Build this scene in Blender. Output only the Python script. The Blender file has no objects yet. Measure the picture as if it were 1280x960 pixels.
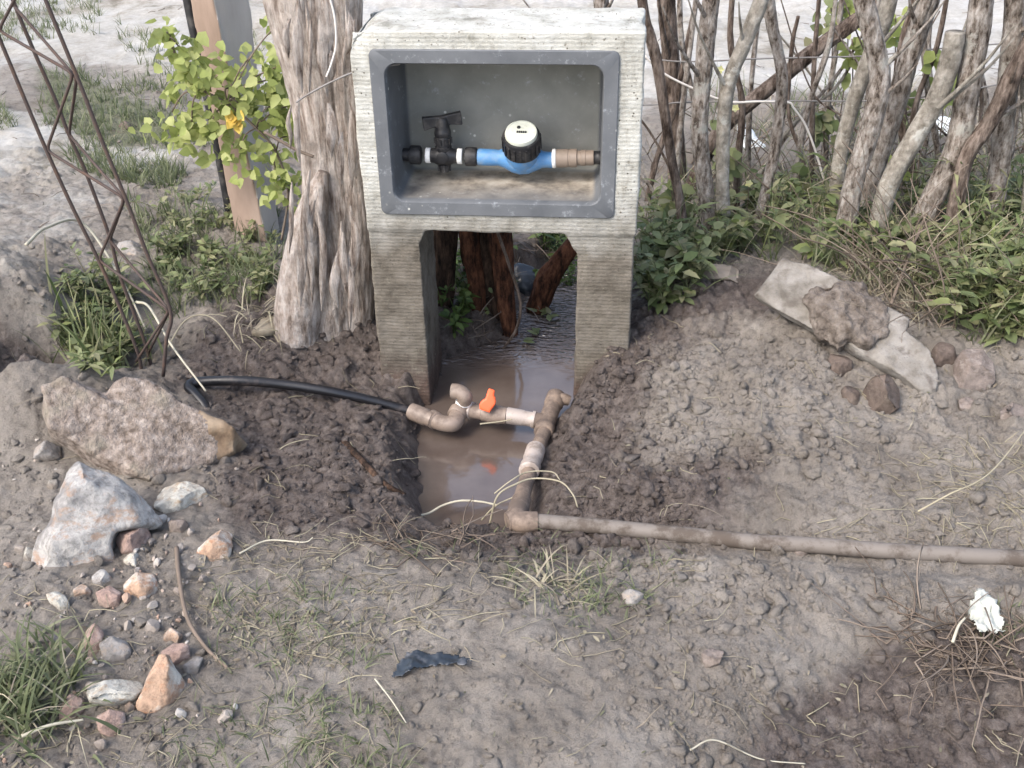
import bpy, bmesh, math, random
import numpy as np
from mathutils import Matrix, Vector

# ------------------------------------------------------------------ camera
SC = bpy.context.scene
COL = SC.collection
FPX, PITCH, ROLL, HCAM = 1353.2, 0.5528, -0.0185, 1.43
CF = np.array([0, math.cos(PITCH), -math.sin(PITCH)])
_R = np.array([1., 0, 0]); _U = np.cross(_R, CF)
CR = math.cos(ROLL)*_R + math.sin(ROLL)*_U
CU = -math.sin(ROLL)*_R + math.cos(ROLL)*_U
CAM = np.array([0, 0, HCAM])
cam = bpy.data.cameras.new('camera'); camo = bpy.data.objects.new('camera', cam); COL.objects.link(camo)
cam.sensor_width = 36; cam.lens = FPX/1280*36; cam.clip_start = 0.05; cam.clip_end = 2000
m = Matrix.Identity(4)
for i in range(3):
    m[i][0] = CR[i]; m[i][1] = CU[i]; m[i][2] = -CF[i]; m[i][3] = CAM[i]
camo.matrix_world = m
SC.camera = camo
# ------------------------------------------------------------------ world and light
SUN_EL, SUN_AZ = math.radians(48), math.radians(228)      # azimuth clockwise from +Y: behind the camera, to the left
W = bpy.data.worlds.new('World'); SC.world = W; W.use_nodes = True
nt = W.node_tree; bg = nt.nodes['Background']
sky = nt.nodes.new('ShaderNodeTexSky'); sky.sky_type = 'NISHITA'; sky.sun_disc = False
sky.sun_elevation = SUN_EL; sky.sun_rotation = SUN_AZ
sky.air_density = 1.0; sky.dust_density = 3.0; sky.ozone_density = 0.8
hz = nt.nodes.new('ShaderNodeHueSaturation'); hz.inputs['Saturation'].default_value = .85   # hazy, milky sky
nt.links.new(sky.outputs[0], hz.inputs['Color']); nt.links.new(hz.outputs[0], bg.inputs[0]); bg.inputs[1].default_value = 0.15
sl = bpy.data.lights.new('sun', 'SUN'); so = bpy.data.objects.new('sun', sl); COL.objects.link(so)
sl.energy = .9; sl.angle = math.radians(20); sl.color = (1.0, 0.93, 0.84)
sd = Vector((math.sin(SUN_AZ)*math.cos(SUN_EL), math.cos(SUN_AZ)*math.cos(SUN_EL), math.sin(SUN_EL)))
so.rotation_euler = sd.to_track_quat('Z', 'Y').to_euler(); so.location = (-4, -4, 6)
SC.view_settings.view_transform = 'Standard'; SC.view_settings.look = 'None'
SC.view_settings.exposure = 1.57; SC.view_settings.gamma = 1
SC.cycles.max_bounces = 6; SC.cycles.diffuse_bounces = 3; SC.cycles.glossy_bounces = 3
SC.cycles.transmission_bounces = 4; SC.cycles.transparent_max_bounces = 6
SC.cycles.use_denoising = True

rnd = random.Random(7); rng = np.random.default_rng(11)

# ------------------------------------------------------------------ pixel rays (1280 x 960 frame)
def ray(px, py):
    px = np.asarray(px, float); py = np.asarray(py, float)
    return CF*FPX + CR*(px-640)[..., None] - CU*(py-480)[..., None]
def RZ(px, py, z):                                   # point of the ray at height z
    d = ray(px, py); return CAM + d*((z-HCAM)/d[..., 2])[..., None]
def RY(px, py, y):                                   # point of the ray at distance y
    d = ray(px, py); return CAM + d*(y/d[..., 1])[..., None]

# ------------------------------------------------------------------ noise
def _h(ix, iy, iz, s):
    ix = ix.astype(np.int64).astype(np.uint32); iy = iy.astype(np.int64).astype(np.uint32); iz = iz.astype(np.int64).astype(np.uint32)
    n = ix*np.uint32(374761393) + iy*np.uint32(668265263) + iz*np.uint32(2147483647-58) + np.uint32((s*1274126177) & 0xffffffff)
    n = (n ^ (n >> np.uint32(13)))*np.uint32(1274126177)
    n = (n ^ (n >> np.uint32(16)))*np.uint32(2246822519)
    n = n ^ (n >> np.uint32(15))
    return n.astype(np.float64)/4294967295.0
def n2(x, y, s=0):
    fx = np.floor(x); fy = np.floor(y); u = x-fx; v = y-fy
    u = u*u*u*(u*(u*6-15)+10); v = v*v*v*(v*(v*6-15)+10); z = np.zeros_like(fx)
    a = _h(fx, fy, z, s); b = _h(fx+1, fy, z, s); c = _h(fx, fy+1, z, s); d = _h(fx+1, fy+1, z, s)
    return (a+(b-a)*u + (c-a)*v + (a-b-c+d)*u*v)*2-1
def fbm2(x, y, o=4, s=0, g=0.5):
    r = 0; a = 1.; t = 0
    for i in range(o):
        r = r + a*n2(x*2**i + 17.3*i, y*2**i - 9.1*i, s+i); t += a; a *= g
    return r/t
def n3(P, s=0):
    f = np.floor(P); w = P-f; w = w*w*(3-2*w)
    r = 0
    for i in (0, 1):
        for j in (0, 1):
            for k in (0, 1):
                ww = (w[:, 0] if i else 1-w[:, 0])*(w[:, 1] if j else 1-w[:, 1])*(w[:, 2] if k else 1-w[:, 2])
                r = r + ww*_h(f[:, 0]+i, f[:, 1]+j, f[:, 2]+k, s)
    return r*2-1
def fbm3(P, o=3, s=0, g=0.5):
    r = 0; a = 1.; t = 0
    for i in range(o):
        r = r + a*n3(P*2**i + 5.7*i, s+i); t += a; a *= g
    return r/t
def crumble(x, y, cell, s, dens=0.7):                 # half-buried round lumps
    gx = np.floor(x/cell); gy = np.floor(y/cell); out = np.zeros_like(x); z = np.zeros_like(gx)
    for i in (-1, 0, 1):
        for j in (-1, 0, 1):
            cx = gx+i; cy = gy+j
            px = (cx+_h(cx, cy, z, s))*cell; py = (cy+_h(cx, cy, z, s+1))*cell
            r = cell*(0.25+0.5*_h(cx, cy, z, s+2)); on = _h(cx, cy, z, s+3) < dens
            e = 0.7+0.6*_h(cx, cy, z, s+4)
            d2 = ((x-px)*e)**2 + ((y-py)/e)**2
            hgt = np.where(on, np.sqrt(np.maximum(0, r*r-d2))*0.75, 0)
            out = np.maximum(out, hgt)
    return out
def sstep(a, b, x):
    t = np.clip((x-a)/(b-a), 0, 1); return t*t*(3-2*t)
def inpoly(x, y, P):
    r = np.zeros(x.shape, bool); n = len(P)
    for i in range(n):
        x0, y0 = P[i]; x1, y1 = P[(i+1) % n]
        if y0 == y1: continue
        c = ((y0 > y) != (y1 > y)) & (x < (x1-x0)*(y-y0)/(y1-y0)+x0); r ^= c
    return r
def polysd(x, y, P):
    d = np.full(x.shape, 1e9); n = len(P)
    for i in range(n):
        ax, ay = P[i]; bx, by = P[(i+1) % n]; ex, ey = bx-ax, by-ay
        t = np.clip(((x-ax)*ex+(y-ay)*ey)/(ex*ex+ey*ey+1e-12), 0, 1)
        d = np.minimum(d, np.hypot(x-ax-t*ex, y-ay-t*ey))
    return np.where(inpoly(x, y, P), -d, d)
def pxpoly(L, z=0.1):
    L = np.array(L, float); return RZ(L[:, 0], L[:, 1], z)[:, :2]

# ------------------------------------------------------------------ mesh helpers
MAT = {}      # object -> world matrix
def unit(v):
    v = np.asarray(v, float); return v/(np.linalg.norm(v, axis=-1, keepdims=True)+1e-12)
class MB:
    def __init__(s): s.V = []; s.F = []; s.n = 0
    def add(s, V, F):
        if len(V) == 0: return s
        if not isinstance(F, list): F = [F]
        s.V.append(np.asarray(V, float)); s.F += [np.asarray(f)+s.n for f in F if len(f)]; s.n += len(V); return s
    def get(s): return np.concatenate(s.V), s.F
def build_mesh(name, V, F, smooth=True):
    if not isinstance(F, list): F = [F]
    F = [np.asarray(f, np.int32) for f in F if len(f)]
    me = bpy.data.meshes.new(name)
    me.vertices.add(len(V)); me.vertices.foreach_set('co', np.ascontiguousarray(V, np.float32).ravel())
    nl = sum(f.size for f in F); npol = sum(len(f) for f in F)
    me.loops.add(nl); me.loops.foreach_set('vertex_index', np.concatenate([f.ravel() for f in F]))
    me.polygons.add(npol)
    ls = []; c = 0
    for f in F:
        k = f.shape[1]; ls.append(c+np.arange(len(f))*k); c += f.size
    me.polygons.foreach_set('loop_start', np.concatenate(ls).astype(np.int32))
    me.update(calc_edges=True)
    me.polygons.foreach_set('use_smooth', np.full(npol, smooth))
    me.validate()
    return me
def empty(name, loc, label, cat, group=None, rz=0, kind=None):
    o = bpy.data.objects.new(name, None); COL.objects.link(o); o.location = loc; o.rotation_euler = (0, 0, rz)
    o.empty_display_size = 0.05
    MAT[o.name] = np.array(Matrix.Translation(Vector(loc)) @ Matrix.Rotation(rz, 4, 'Z'))
    tag(o, label, cat, group, kind); return o
def tag(o, label=None, cat=None, group=None, kind=None):
    if label: o['label'] = label
    if cat: o['category'] = cat
    if group: o['group'] = group
    if kind: o['kind'] = kind
    return o
def mk(name, V, F, mat, parent=None, smooth=True, sharp=None):
    V = np.asarray(V, float)
    if parent is not None:
        M = MAT[parent.name]; Mi = np.linalg.inv(M); V = V@Mi[:3, :3].T + Mi[:3, 3]
        o = bpy.data.objects.new(name, build_mesh(name, V, F, smooth)); COL.objects.link(o); o.parent = parent
        MAT[o.name] = M
    else:
        c = np.array([(V[:, 0].min()+V[:, 0].max())/2, (V[:, 1].min()+V[:, 1].max())/2, V[:, 2].min()])
        o = bpy.data.objects.new(name, build_mesh(name, V-c, F, smooth)); COL.objects.link(o); o.location = c
        MM = np.eye(4); MM[:3, 3] = c; MAT[o.name] = MM
    if mat: o.data.materials.append(mat)
    if sharp: o.data.set_sharp_from_angle(angle=math.radians(sharp))
    return o
def catmull(P, n):
    P = np.asarray(P, float); k = len(P)
    if k == 2:
        t = np.linspace(0, 1, n)[:, None]; return P[0]*(1-t)+P[1]*t
    t = np.linspace(0, k-1-1e-9, n); i = t.astype(int); u = (t-i)[:, None]
    Q = np.concatenate([[2*P[0]-P[1]], P, [2*P[-1]-P[-2]]])
    a, b, c, d = Q[i], Q[i+1], Q[i+2], Q[i+3]
    return 0.5*((2*b)+(c-a)*u+(2*a-5*b+4*c-d)*u*u+(3*b-a-3*c+d)*u**3)
def frames(P):
    T = np.gradient(P, axis=0); T = unit(T)
    N = np.zeros_like(P); a = np.array([0, 0, 1.]) if abs(T[0][2]) < .9 else np.array([1., 0, 0])
    N[0] = unit(np.cross(T[0], a))
    for i in range(1, len(P)):
        v = N[i-1]-T[i]*np.dot(N[i-1], T[i]); N[i] = unit(v)
    return T, N, np.cross(T, N)
def tube(P, r, sides=10, cap=True, n=None, disp=None):
    P = np.asarray(P, float)
    if n: 
        r = np.interp(np.linspace(0, 1, n), np.linspace(0, 1, len(P)), np.broadcast_to(r, len(P))); P = catmull(P, n)
    r = np.broadcast_to(r, len(P)).astype(float)
    T, N, B = frames(P); a = np.linspace(0, 2*np.pi, sides, endpoint=False)
    rr = r[:, None]*np.ones(sides)
    if disp is not None: rr = rr*(1+disp(a[None, :], np.linspace(0, 1, len(P))[:, None], P))
    V = P[:, None]+rr[..., None]*(np.cos(a)[None, :, None]*N[:, None]+np.sin(a)[None, :, None]*B[:, None])
    V = V.reshape(-1, 3); k = len(P)
    i = np.arange(k-1)[:, None]*sides; j = np.arange(sides)[None, :]; j2 = (j+1) % sides
    F = np.stack([i+j, i+j2, i+sides+j2, i+sides+j], -1).reshape(-1, 4)
    Fs = [F]
    if cap:
        V = np.concatenate([V, P[:1], P[-1:]]); c0 = k*sides; jj = np.arange(sides); j3 = (jj+1) % sides
        Fs.append(np.stack([j3, jj, np.full(sides, c0)], -1))
        Fs.append(np.stack([(k-1)*sides+jj, (k-1)*sides+j3, np.full(sides, c0+1)], -1))
    return V, Fs
def lathe(p0, p1, prof, sides=28):                     # prof: list of (t, r) along p0 -> p1
    p0 = np.asarray(p0, float); p1 = np.asarray(p1, float); ax = unit(p1-p0)
    a = np.array([0, 0, 1.]) if abs(ax[2]) < .9 else np.array([1., 0, 0]); N = unit(np.cross(ax, a)); B = np.cross(ax, N)
    t = np.array([q[0] for q in prof]); r = np.array([q[1] for q in prof]); P = p0+(p1-p0)*t[:, None]
    an = np.linspace(0, 2*np.pi, sides, endpoint=False)
    V = P[:, None]+r[:, None, None]*(np.cos(an)[None, :, None]*N+np.sin(an)[None, :, None]*B); V = V.reshape(-1, 3); k = len(P)
    i = np.arange(k-1)[:, None]*sides; j = np.arange(sides)[None, :]; j2 = (j+1) % sides
    F = np.stack([i+j, i+j2, i+sides+j2, i+sides+j], -1).reshape(-1, 4)
    V = np.concatenate([V, P[:1], P[-1:]]); c0 = k*sides; jj = np.arange(sides); j3 = (jj+1) % sides
    return V, [F, np.stack([j3, jj, np.full(sides, c0)], -1), np.stack([(k-1)*sides+jj, (k-1)*sides+j3, np.full(sides, c0+1)], -1)]
def box(c, s, R=None):                                 # centre, full sizes
    c = np.asarray(c, float); s = np.asarray(s, float)/2
    V = np.array([[x, y, z] for x in (-1, 1) for y in (-1, 1) for z in (-1, 1)], float)*s
    if R is not None: V = V@np.asarray(R).T
    F = np.array([[0, 1, 3, 2], [4, 6, 7, 5], [0, 4, 5, 1], [2, 3, 7, 6], [0, 2, 6, 4], [1, 5, 7, 3]])
    return V+c, F
def voxel(V, F, size, smooth=2, disp=None):            # union of closed shapes, rounded, then roughened along normals
    me = build_mesh('tmp', V, F, True); o = bpy.data.objects.new('tmp', me); COL.objects.link(o)
    md = o.modifiers.new('r', 'REMESH'); md.mode = 'VOXEL'; md.voxel_size = size; md.use_smooth_shade = True
    dg = bpy.context.evaluated_depsgraph_get(); me2 = bpy.data.meshes.new_from_object(o.evaluated_get(dg))
    n = len(me2.vertices); P = np.empty(n*3, np.float32); me2.vertices.foreach_get('co', P); P = P.reshape(-1, 3).astype(float)
    m = len(me2.polygons); L = np.empty(len(me2.loops), np.int32); me2.loops.foreach_get('vertex_index', L)
    tot = np.empty(m, np.int32); me2.polygons.foreach_get('loop_total', tot)
    st = np.empty(m, np.int32); me2.polygons.foreach_get('loop_start', st)
    Fs = []
    for k in (3, 4):
        q = st[tot == k]
        if len(q): Fs.append(L[q[:, None]+np.arange(k)])
    E = np.empty(len(me2.edges)*2, np.int32); me2.edges.foreach_get('vertices', E); E = E.reshape(-1, 2)
    bpy.data.objects.remove(o); bpy.data.meshes.remove(me); bpy.data.meshes.remove(me2)
    deg = np.bincount(E.ravel(), minlength=n)[:, None]
    def lap(Q):
        S = np.zeros_like(Q)
        for c in range(Q.shape[1]):
            S[:, c] = np.bincount(E[:, 0], Q[E[:, 1], c], n)+np.bincount(E[:, 1], Q[E[:, 0], c], n)
        return S/np.maximum(deg, 1)
    for _ in range(smooth): P = P*.4+lap(P)*.6
    if disp is not None:
        f = Fs[-1]; fn = np.cross(P[f[:, 2]]-P[f[:, 0]], P[f[:, 3 if f.shape[1] == 4 else 1]]-P[f[:, 1]]); N = np.zeros_like(P)
        for k in range(f.shape[1]):
            for c in range(3): N[:, c] += np.bincount(f[:, k], fn[:, c], n)
        N = unit(N); P = P+N*disp(P, N)[:, None]
    return P, Fs

# ------------------------------------------------------------------ materials
def nodes(name):
    m = bpy.data.materials.new(name); m.use_nodes = True; t = m.node_tree
    return m, t, t.nodes['Principled BSDF'], t.nodes['Material Output']
def N_(t, typ, **k):
    n = t.nodes.new(typ)
    for a, b in k.items():
        if a in n.inputs.keys() if isinstance(a, str) else False: n.inputs[a].default_value = b
        else: setattr(n, a, b)
    return n
def ramp(t, fac, stops):
    r = t.nodes.new('ShaderNodeValToRGB'); e = r.color_ramp.elements
    while len(e) < len(stops): e.new(0.5)
    for q, (p, c) in zip(e, stops): q.position = p; q.color = (*c, 1) if len(c) == 3 else c
    t.links.new(fac, r.inputs[0]); return r.outputs[0]
def noise(t, vec, scale, detail=4, rough=0.55, out=0):
    n = t.nodes.new('ShaderNodeTexNoise'); n.inputs['Scale'].default_value = scale; n.inputs['Detail'].default_value = detail
    n.inputs['Roughness'].default_value = rough
    if vec is not None: t.links.new(vec, n.inputs['Vector'])
    return n.outputs[out]
def mapping(t, vec, scale=(1, 1, 1), rot=(0, 0, 0)):
    n = t.nodes.new('ShaderNodeMapping'); n.inputs['Scale'].default_value = scale; n.inputs['Rotation'].default_value = rot
    t.links.new(vec, n.inputs['Vector']); return n.outputs[0]
def mix(t, f, a, b, mode='MIX'):
    n = t.nodes.new('ShaderNodeMix'); n.data_type = 'RGBA'; n.blend_type = mode
    for s, v in ((n.inputs[0], f), (n.inputs[6], a), (n.inputs[7], b)):
        if isinstance(v, (int, float)): s.default_value = v
        elif isinstance(v, tuple): s.default_value = (*v, 1)
        else: t.links.new(v, s)
    return n.outputs[2]
def mrange(t, v, a, b, c=0., d=1.):
    n = t.nodes.new('ShaderNodeMapRange'); t.links.new(v, n.inputs[0])
    for i, q in enumerate((a, b, c, d)): n.inputs[i+1].default_value = q
    return n.outputs[0]
def math_(t, op, a, b=None):
    n = t.nodes.new('ShaderNodeMath'); n.operation = op
    for i, v in enumerate((a, b)):
        if v is None: continue
        if isinstance(v, (int, float)): n.inputs[i].default_value = v
        else: t.links.new(v, n.inputs[i])
    return n.outputs[0]
def bump(t, b, h, strength, dist, prev=None):
    n = t.nodes.new('ShaderNodeBump'); n.inputs['Strength'].default_value = strength; n.inputs['Distance'].default_value = dist
    t.links.new(h, n.inputs['Height'])
    if prev is not None: t.links.new(prev, n.inputs['Normal'])
    t.links.new(n.outputs[0], b.inputs['Normal']); return n.outputs[0]
def coords(t, kind='Object'):
    return t.nodes.new('ShaderNodeTexCoord').outputs[kind]

def mat_mottle(name, stops, scale=8, rough=0.9, bs=0.4, bd=0.004, bscale=60, aniso=(1, 1, 1), detail=6, spec=0.3, fine=None):
    m, t, b, o = nodes(name); c = mapping(t, coords(t), aniso)
    col = ramp(t, noise(t, c, scale, detail, 0.6), stops)
    if fine: col = mix(t, mrange(t, noise(t, c, fine[0], 3, .6), .55, .7), col, fine[1])
    t.links.new(col, b.inputs['Base Color']); b.inputs['Roughness'].default_value = rough
    b.inputs['Specular IOR Level'].default_value = spec
    bump(t, b, noise(t, c, bscale, 5, 0.65), bs, bd); return m
def mat_leaf(name, cols, rough=0.55, trans=0.35):
    m, t, b, o = nodes(name); g = t.nodes.new('ShaderNodeNewGeometry')
    n = len(cols); col = ramp(t, g.outputs['Random Per Island'], [((i+.0)/max(1, n-1), c) for i, c in enumerate(cols)])
    col = mix(t, .35, col, ramp(t, noise(t, coords(t), 40, 3), [(.3, (.25, .25, .25)), (.7, (1, 1, 1))]), 'MULTIPLY')
    t.links.new(col, b.inputs['Base Color']); b.inputs['Roughness'].default_value = rough
    b.inputs['Specular IOR Level'].default_value = 0.35
    tr = t.nodes.new('ShaderNodeBsdfTranslucent'); t.links.new(col, tr.inputs[0])
    mx = t.nodes.new('ShaderNodeMixShader'); mx.inputs[0].default_value = trans
    t.links.new(b.outputs[0], mx.inputs[1]); t.links.new(tr.outputs[0], mx.inputs[2]); t.links.new(mx.outputs[0], o.inputs[0]); return m

def soil_color(t, vec, wet, sand, green):
    a = noise(t, vec, 5, 8, 0.65); f = noise(t, vec, 45, 6, 0.7)
    dry = ramp(t, a, [(.25, (.17, .148, .124)), (.5, (.26, .234, .205)), (.75, (.36, .333, .30))])
    dry = mix(t, .55, dry, ramp(t, f, [(.34, (.34, .31, .29)), (.45, (.92, .9, .88)), (.66, (1.22, 1.2, 1.18))]), 'MULTIPLY')
    brown = ramp(t, f, [(.32, (.05, .039, .034)), (.5, (.122, .099, .087)), (.68, (.205, .174, .156))])
    sunsandc = ramp(t, noise(t, vec, 3, 8, 0.7), [(.32, (.22, .195, .15)), (.42, (.42, .39, .34)), (.55, (.53, .51, .47)), (.75, (.64, .63, .60))])  # pale sand, its brightness also standing in for sunlight on the far ground
    sunsandc = mix(t, .35, sunsandc, ramp(t, f, [(.35, (.5, .5, .47)), (.6, (1, 1, 1))]), 'MULTIPLY')
    c = mix(t, wet, dry, brown); c = mix(t, sand, c, sunsandc)
    gc = ramp(t, f, [(.3, (.05, .06, .03)), (.7, (.18, .19, .11))])
    return mix(t, green, c, gc), f
def mat_ground():
    m, t, b, o = nodes('soil'); g = t.nodes.new('ShaderNodeNewGeometry').outputs['Position']
    def at(n):
        a = t.nodes.new('ShaderNodeAttribute'); a.attribute_name = n; return a.outputs['Fac']
    wet = at('wet'); sand = at('sand'); green = at('green')
    br = noise(t, g, 11, 6, 0.7)
    w2 = mrange(t, math_(t, 'ADD', wet, math_(t, 'MULTIPLY', math_(t, 'SUBTRACT', br, .5), 1.1)), .25, .75)
    s2 = mrange(t, math_(t, 'ADD', sand, math_(t, 'MULTIPLY', math_(t, 'SUBTRACT', br, .5), 1.1)), .3, .7)
    g2 = mrange(t, math_(t, 'ADD', green, math_(t, 'MULTIPLY', math_(t, 'SUBTRACT', br, .5), 1.4)), .35, .8, 0, .75)
    c, f = soil_color(t, g, w2, s2, g2)
    t.links.new(c, b.inputs['Base Color'])
    t.links.new(mrange(t, w2, 0, 1, .95, .5), b.inputs['Roughness']); b.inputs['Specular IOR Level'].default_value = .3
    n1 = bump(t, b, noise(t, g, 60, 8, 0.8), 1.0, .014)
    bump(t, b, noise(t, g, 260, 4, 0.75), .8, .003, n1)
    return m
def mat_clod(name, stops):
    m, t, b, o = nodes(name); g = t.nodes.new('ShaderNodeNewGeometry'); c = coords(t)
    col = ramp(t, g.outputs['Random Per Island'], stops)
    col = mix(t, .5, col, ramp(t, noise(t, c, 60, 5, .7), [(.3, (.4, .38, .37)), (.7, (1.2, 1.2, 1.2))]), 'MULTIPLY')
    t.links.new(col, b.inputs['Base Color']); b.inputs['Roughness'].default_value = .92; b.inputs['Specular IOR Level'].default_value = .25
    bump(t, b, noise(t, c, 150, 6, .7), .5, .003); return m
def mat_concrete():
    m, t, b, o = nodes('weathered concrete'); c = coords(t); sep = t.nodes.new('ShaderNodeSeparateXYZ'); t.links.new(c, sep.inputs[0])
    z = sep.outputs['Z']; n = noise(t, c, 14, 8, .7); f = noise(t, c, 90, 4, .7)
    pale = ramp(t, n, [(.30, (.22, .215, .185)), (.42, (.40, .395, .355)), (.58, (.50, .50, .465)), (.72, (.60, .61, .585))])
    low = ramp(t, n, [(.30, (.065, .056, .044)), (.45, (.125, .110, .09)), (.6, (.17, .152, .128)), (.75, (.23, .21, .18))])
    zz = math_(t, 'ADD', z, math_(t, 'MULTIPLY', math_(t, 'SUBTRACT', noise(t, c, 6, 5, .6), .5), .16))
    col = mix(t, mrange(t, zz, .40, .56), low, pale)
    mud = ramp(t, n, [(.3, (.05, .034, .028)), (.7, (.12, .085, .07))])
    zm = math_(t, 'ADD', z, math_(t, 'MULTIPLY', math_(t, 'SUBTRACT', noise(t, c, 25, 6, .7), .5), .14))
    col = mix(t, mrange(t, zm, .06, .15, 1, 0), col, mud)
    col = mix(t, mrange(t, f, .60, .70), col, (.17, .155, .125))
    vo = t.nodes.new('ShaderNodeTexVoronoi'); vo.inputs['Scale'].default_value = 85; t.links.new(c, vo.inputs['Vector'])
    col = mix(t, math_(t, 'MULTIPLY', mrange(t, vo.outputs['Distance'], .12, .2, 1, 0), mrange(t, noise(t, c, 20, 3), .5, .56)), col, (.09, .08, .065))
    col = mix(t, mrange(t, noise(t, mapping(t, c, (5, 5, 1.3)), 3.5, 7, .7), .54, .68, 0, .55), col, (.20, .18, .145))
    wv = t.nodes.new('ShaderNodeTexWave'); wv.wave_type = 'BANDS'; wv.bands_direction = 'Z'; wv.inputs['Scale'].default_value = 36   # fine ribs left by the mould
    wv.inputs['Distortion'].default_value = 2.2; wv.inputs['Detail'].default_value = 4; wv.inputs['Detail Scale'].default_value = 1.2; wv.inputs['Detail Roughness'].default_value = .7
    t.links.new(c, wv.inputs['Vector']); ln = math_(t, 'ADD', math_(t, 'MULTIPLY', wv.outputs['Fac'], .26), math_(t, 'MULTIPLY', noise(t, c, 60, 6, .75), .74))
    col = mix(t, .38, col, ramp(t, ln, [(.34, (.62, .61, .57)), (.6, (1.1, 1.1, 1.1))]), 'MULTIPLY')
    t.links.new(col, b.inputs['Base Color']); b.inputs['Roughness'].default_value = .93; b.inputs['Specular IOR Level'].default_value = .2
    p = bump(t, b, ln, .36, .005); bump(t, b, noise(t, c, 130, 6, .75), .8, .004, p); return m
def mat_liner():
    m, t, b, o = nodes('dusty grey plastic'); c = coords(t); sep = t.nodes.new('ShaderNodeSeparateXYZ'); t.links.new(c, sep.inputs[0])
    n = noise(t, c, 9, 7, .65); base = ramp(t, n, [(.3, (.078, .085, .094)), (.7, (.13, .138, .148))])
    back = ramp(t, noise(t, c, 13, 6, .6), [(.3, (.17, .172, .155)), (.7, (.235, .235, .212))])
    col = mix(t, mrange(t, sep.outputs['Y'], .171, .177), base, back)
    col = mix(t, mrange(t, noise(t, c, 34, 8, .8), .57, .70, 0, .55), col, (.42, .45, .48))
    v = t.nodes.new('ShaderNodeTexVoronoi'); v.inputs['Scale'].default_value = 42; t.links.new(c, v.inputs['Vector'])
    spk = math_(t, 'MULTIPLY', mrange(t, v.outputs['Distance'], .08, .16, 1, 0), mrange(t, noise(t, c, 8, 2), .56, .62))
    col = mix(t, spk, col, (.55, .55, .5))
    geo = t.nodes.new('ShaderNodeNewGeometry'); sn = t.nodes.new('ShaderNodeSeparateXYZ'); t.links.new(geo.outputs['Normal'], sn.inputs[0])
    up = mrange(t, sn.outputs['Z'], .75, .95)                                   # dirt washed in onto the floor of the box
    far = mrange(t, math_(t, 'ADD', sep.outputs['Y'], math_(t, 'MULTIPLY', n, .12)), .08, .16, .35, 1)
    inn = mrange(t, sep.outputs['Y'], .01, .02)
    dirt = ramp(t, noise(t, c, 22, 8, .7), [(.3, (.07, .06, .05)), (.5, (.24, .21, .17)), (.7, (.36, .33, .28))])
    col = mix(t, math_(t, 'MULTIPLY', math_(t, 'MULTIPLY', up, far), inn), col, dirt)
    t.links.new(col, b.inputs['Base Color']); t.links.new(mrange(t, n, .3, .7, .5, .8), b.inputs['Roughness'])
    bump(t, b, noise(t, c, 60, 6, .7), .25, .002); return m
def mat_plain(name, col, rough=.5, dirt=(.2, .17, .14), amt=.6, scale=30, thr=(.5, .68), spec=.5):
    m, t, b, o = nodes(name); c = coords(t); n = noise(t, c, scale, 7, .7)
    cc = mix(t, mrange(t, n, thr[0], thr[1], 0, amt), col, dirt)
    t.links.new(cc, b.inputs['Base Color']); t.links.new(mrange(t, n, .4, .7, rough, min(1, rough+.35)), b.inputs['Roughness'])
    b.inputs['Specular IOR Level'].default_value = spec
    bump(t, b, noise(t, c, scale*5, 5, .7), .25, .001); return m
def mat_bark(name, stops, sc=(1, 1, .16), scale=42, moss=None):
    m, t, b, o = nodes(name); c = coords(t, 'Object'); cm = mapping(t, c, sc)
    n = noise(t, cm, scale, 8, .68); col = ramp(t, n, stops)
    col = mix(t, .6, col, ramp(t, noise(t, c, 17, 8, .7), [(.35, (.32, .30, .28)), (.5, (.9, .88, .86)), (.65, (1.25, 1.22, 1.2))]), 'MULTIPLY')
    if moss: col = mix(t, mrange(t, noise(t, c, 16, 6, .7), .56, .64, 0, .8), col, moss)
    t.links.new(col, b.inputs['Base Color']); b.inputs['Roughness'].default_value = .92; b.inputs['Specular IOR Level'].default_value = .2
    p = bump(t, b, n, 1.0, .014); bump(t, b, noise(t, c, 90, 6, .75), .7, .005, p); return m
def mat_rockish(name, a, bcol, ccol, scale=9, thr=(.5, .62)):
    m, t, b, o = nodes(name); c = coords(t); n = noise(t, c, scale, 7, .6); f = noise(t, c, 55, 6, .7)
    base = ramp(t, f, [(.3, tuple(x*.45 for x in a)), (.5, a), (.72, tuple(min(.8, x*1.3) for x in a))])
    col = mix(t, mrange(t, n, thr[0], thr[1]), base, bcol)
    col = mix(t, mrange(t, noise(t, mapping(t, c, (1, 1, 2)), scale*1.7, 6, .7), .52, .62, 0, .85), col, ccol)
    sz = t.nodes.new('ShaderNodeSeparateXYZ'); t.links.new(c, sz.inputs[0])             # dirt caked round the sunken base and in the pits
    zz = math_(t, 'ADD', sz.outputs['Z'], math_(t, 'MULTIPLY', math_(t, 'SUBTRACT', noise(t, c, 40, 6, .75), .5), .06))
    col = mix(t, mrange(t, zz, .018, .034, .9, 0), col, (.17, .14, .115)); col = mix(t, mrange(t, noise(t, c, 22, 8, .8), .56, .66, 0, .7), col, (.20, .17, .14))
    t.links.new(col, b.inputs['Base Color']); b.inputs['Roughness'].default_value = .85; b.inputs['Specular IOR Level'].default_value = .3
    p = bump(t, b, noise(t, c, 35, 8, .75), .9, .010); bump(t, b, f, .8, .005, p); return m
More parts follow.
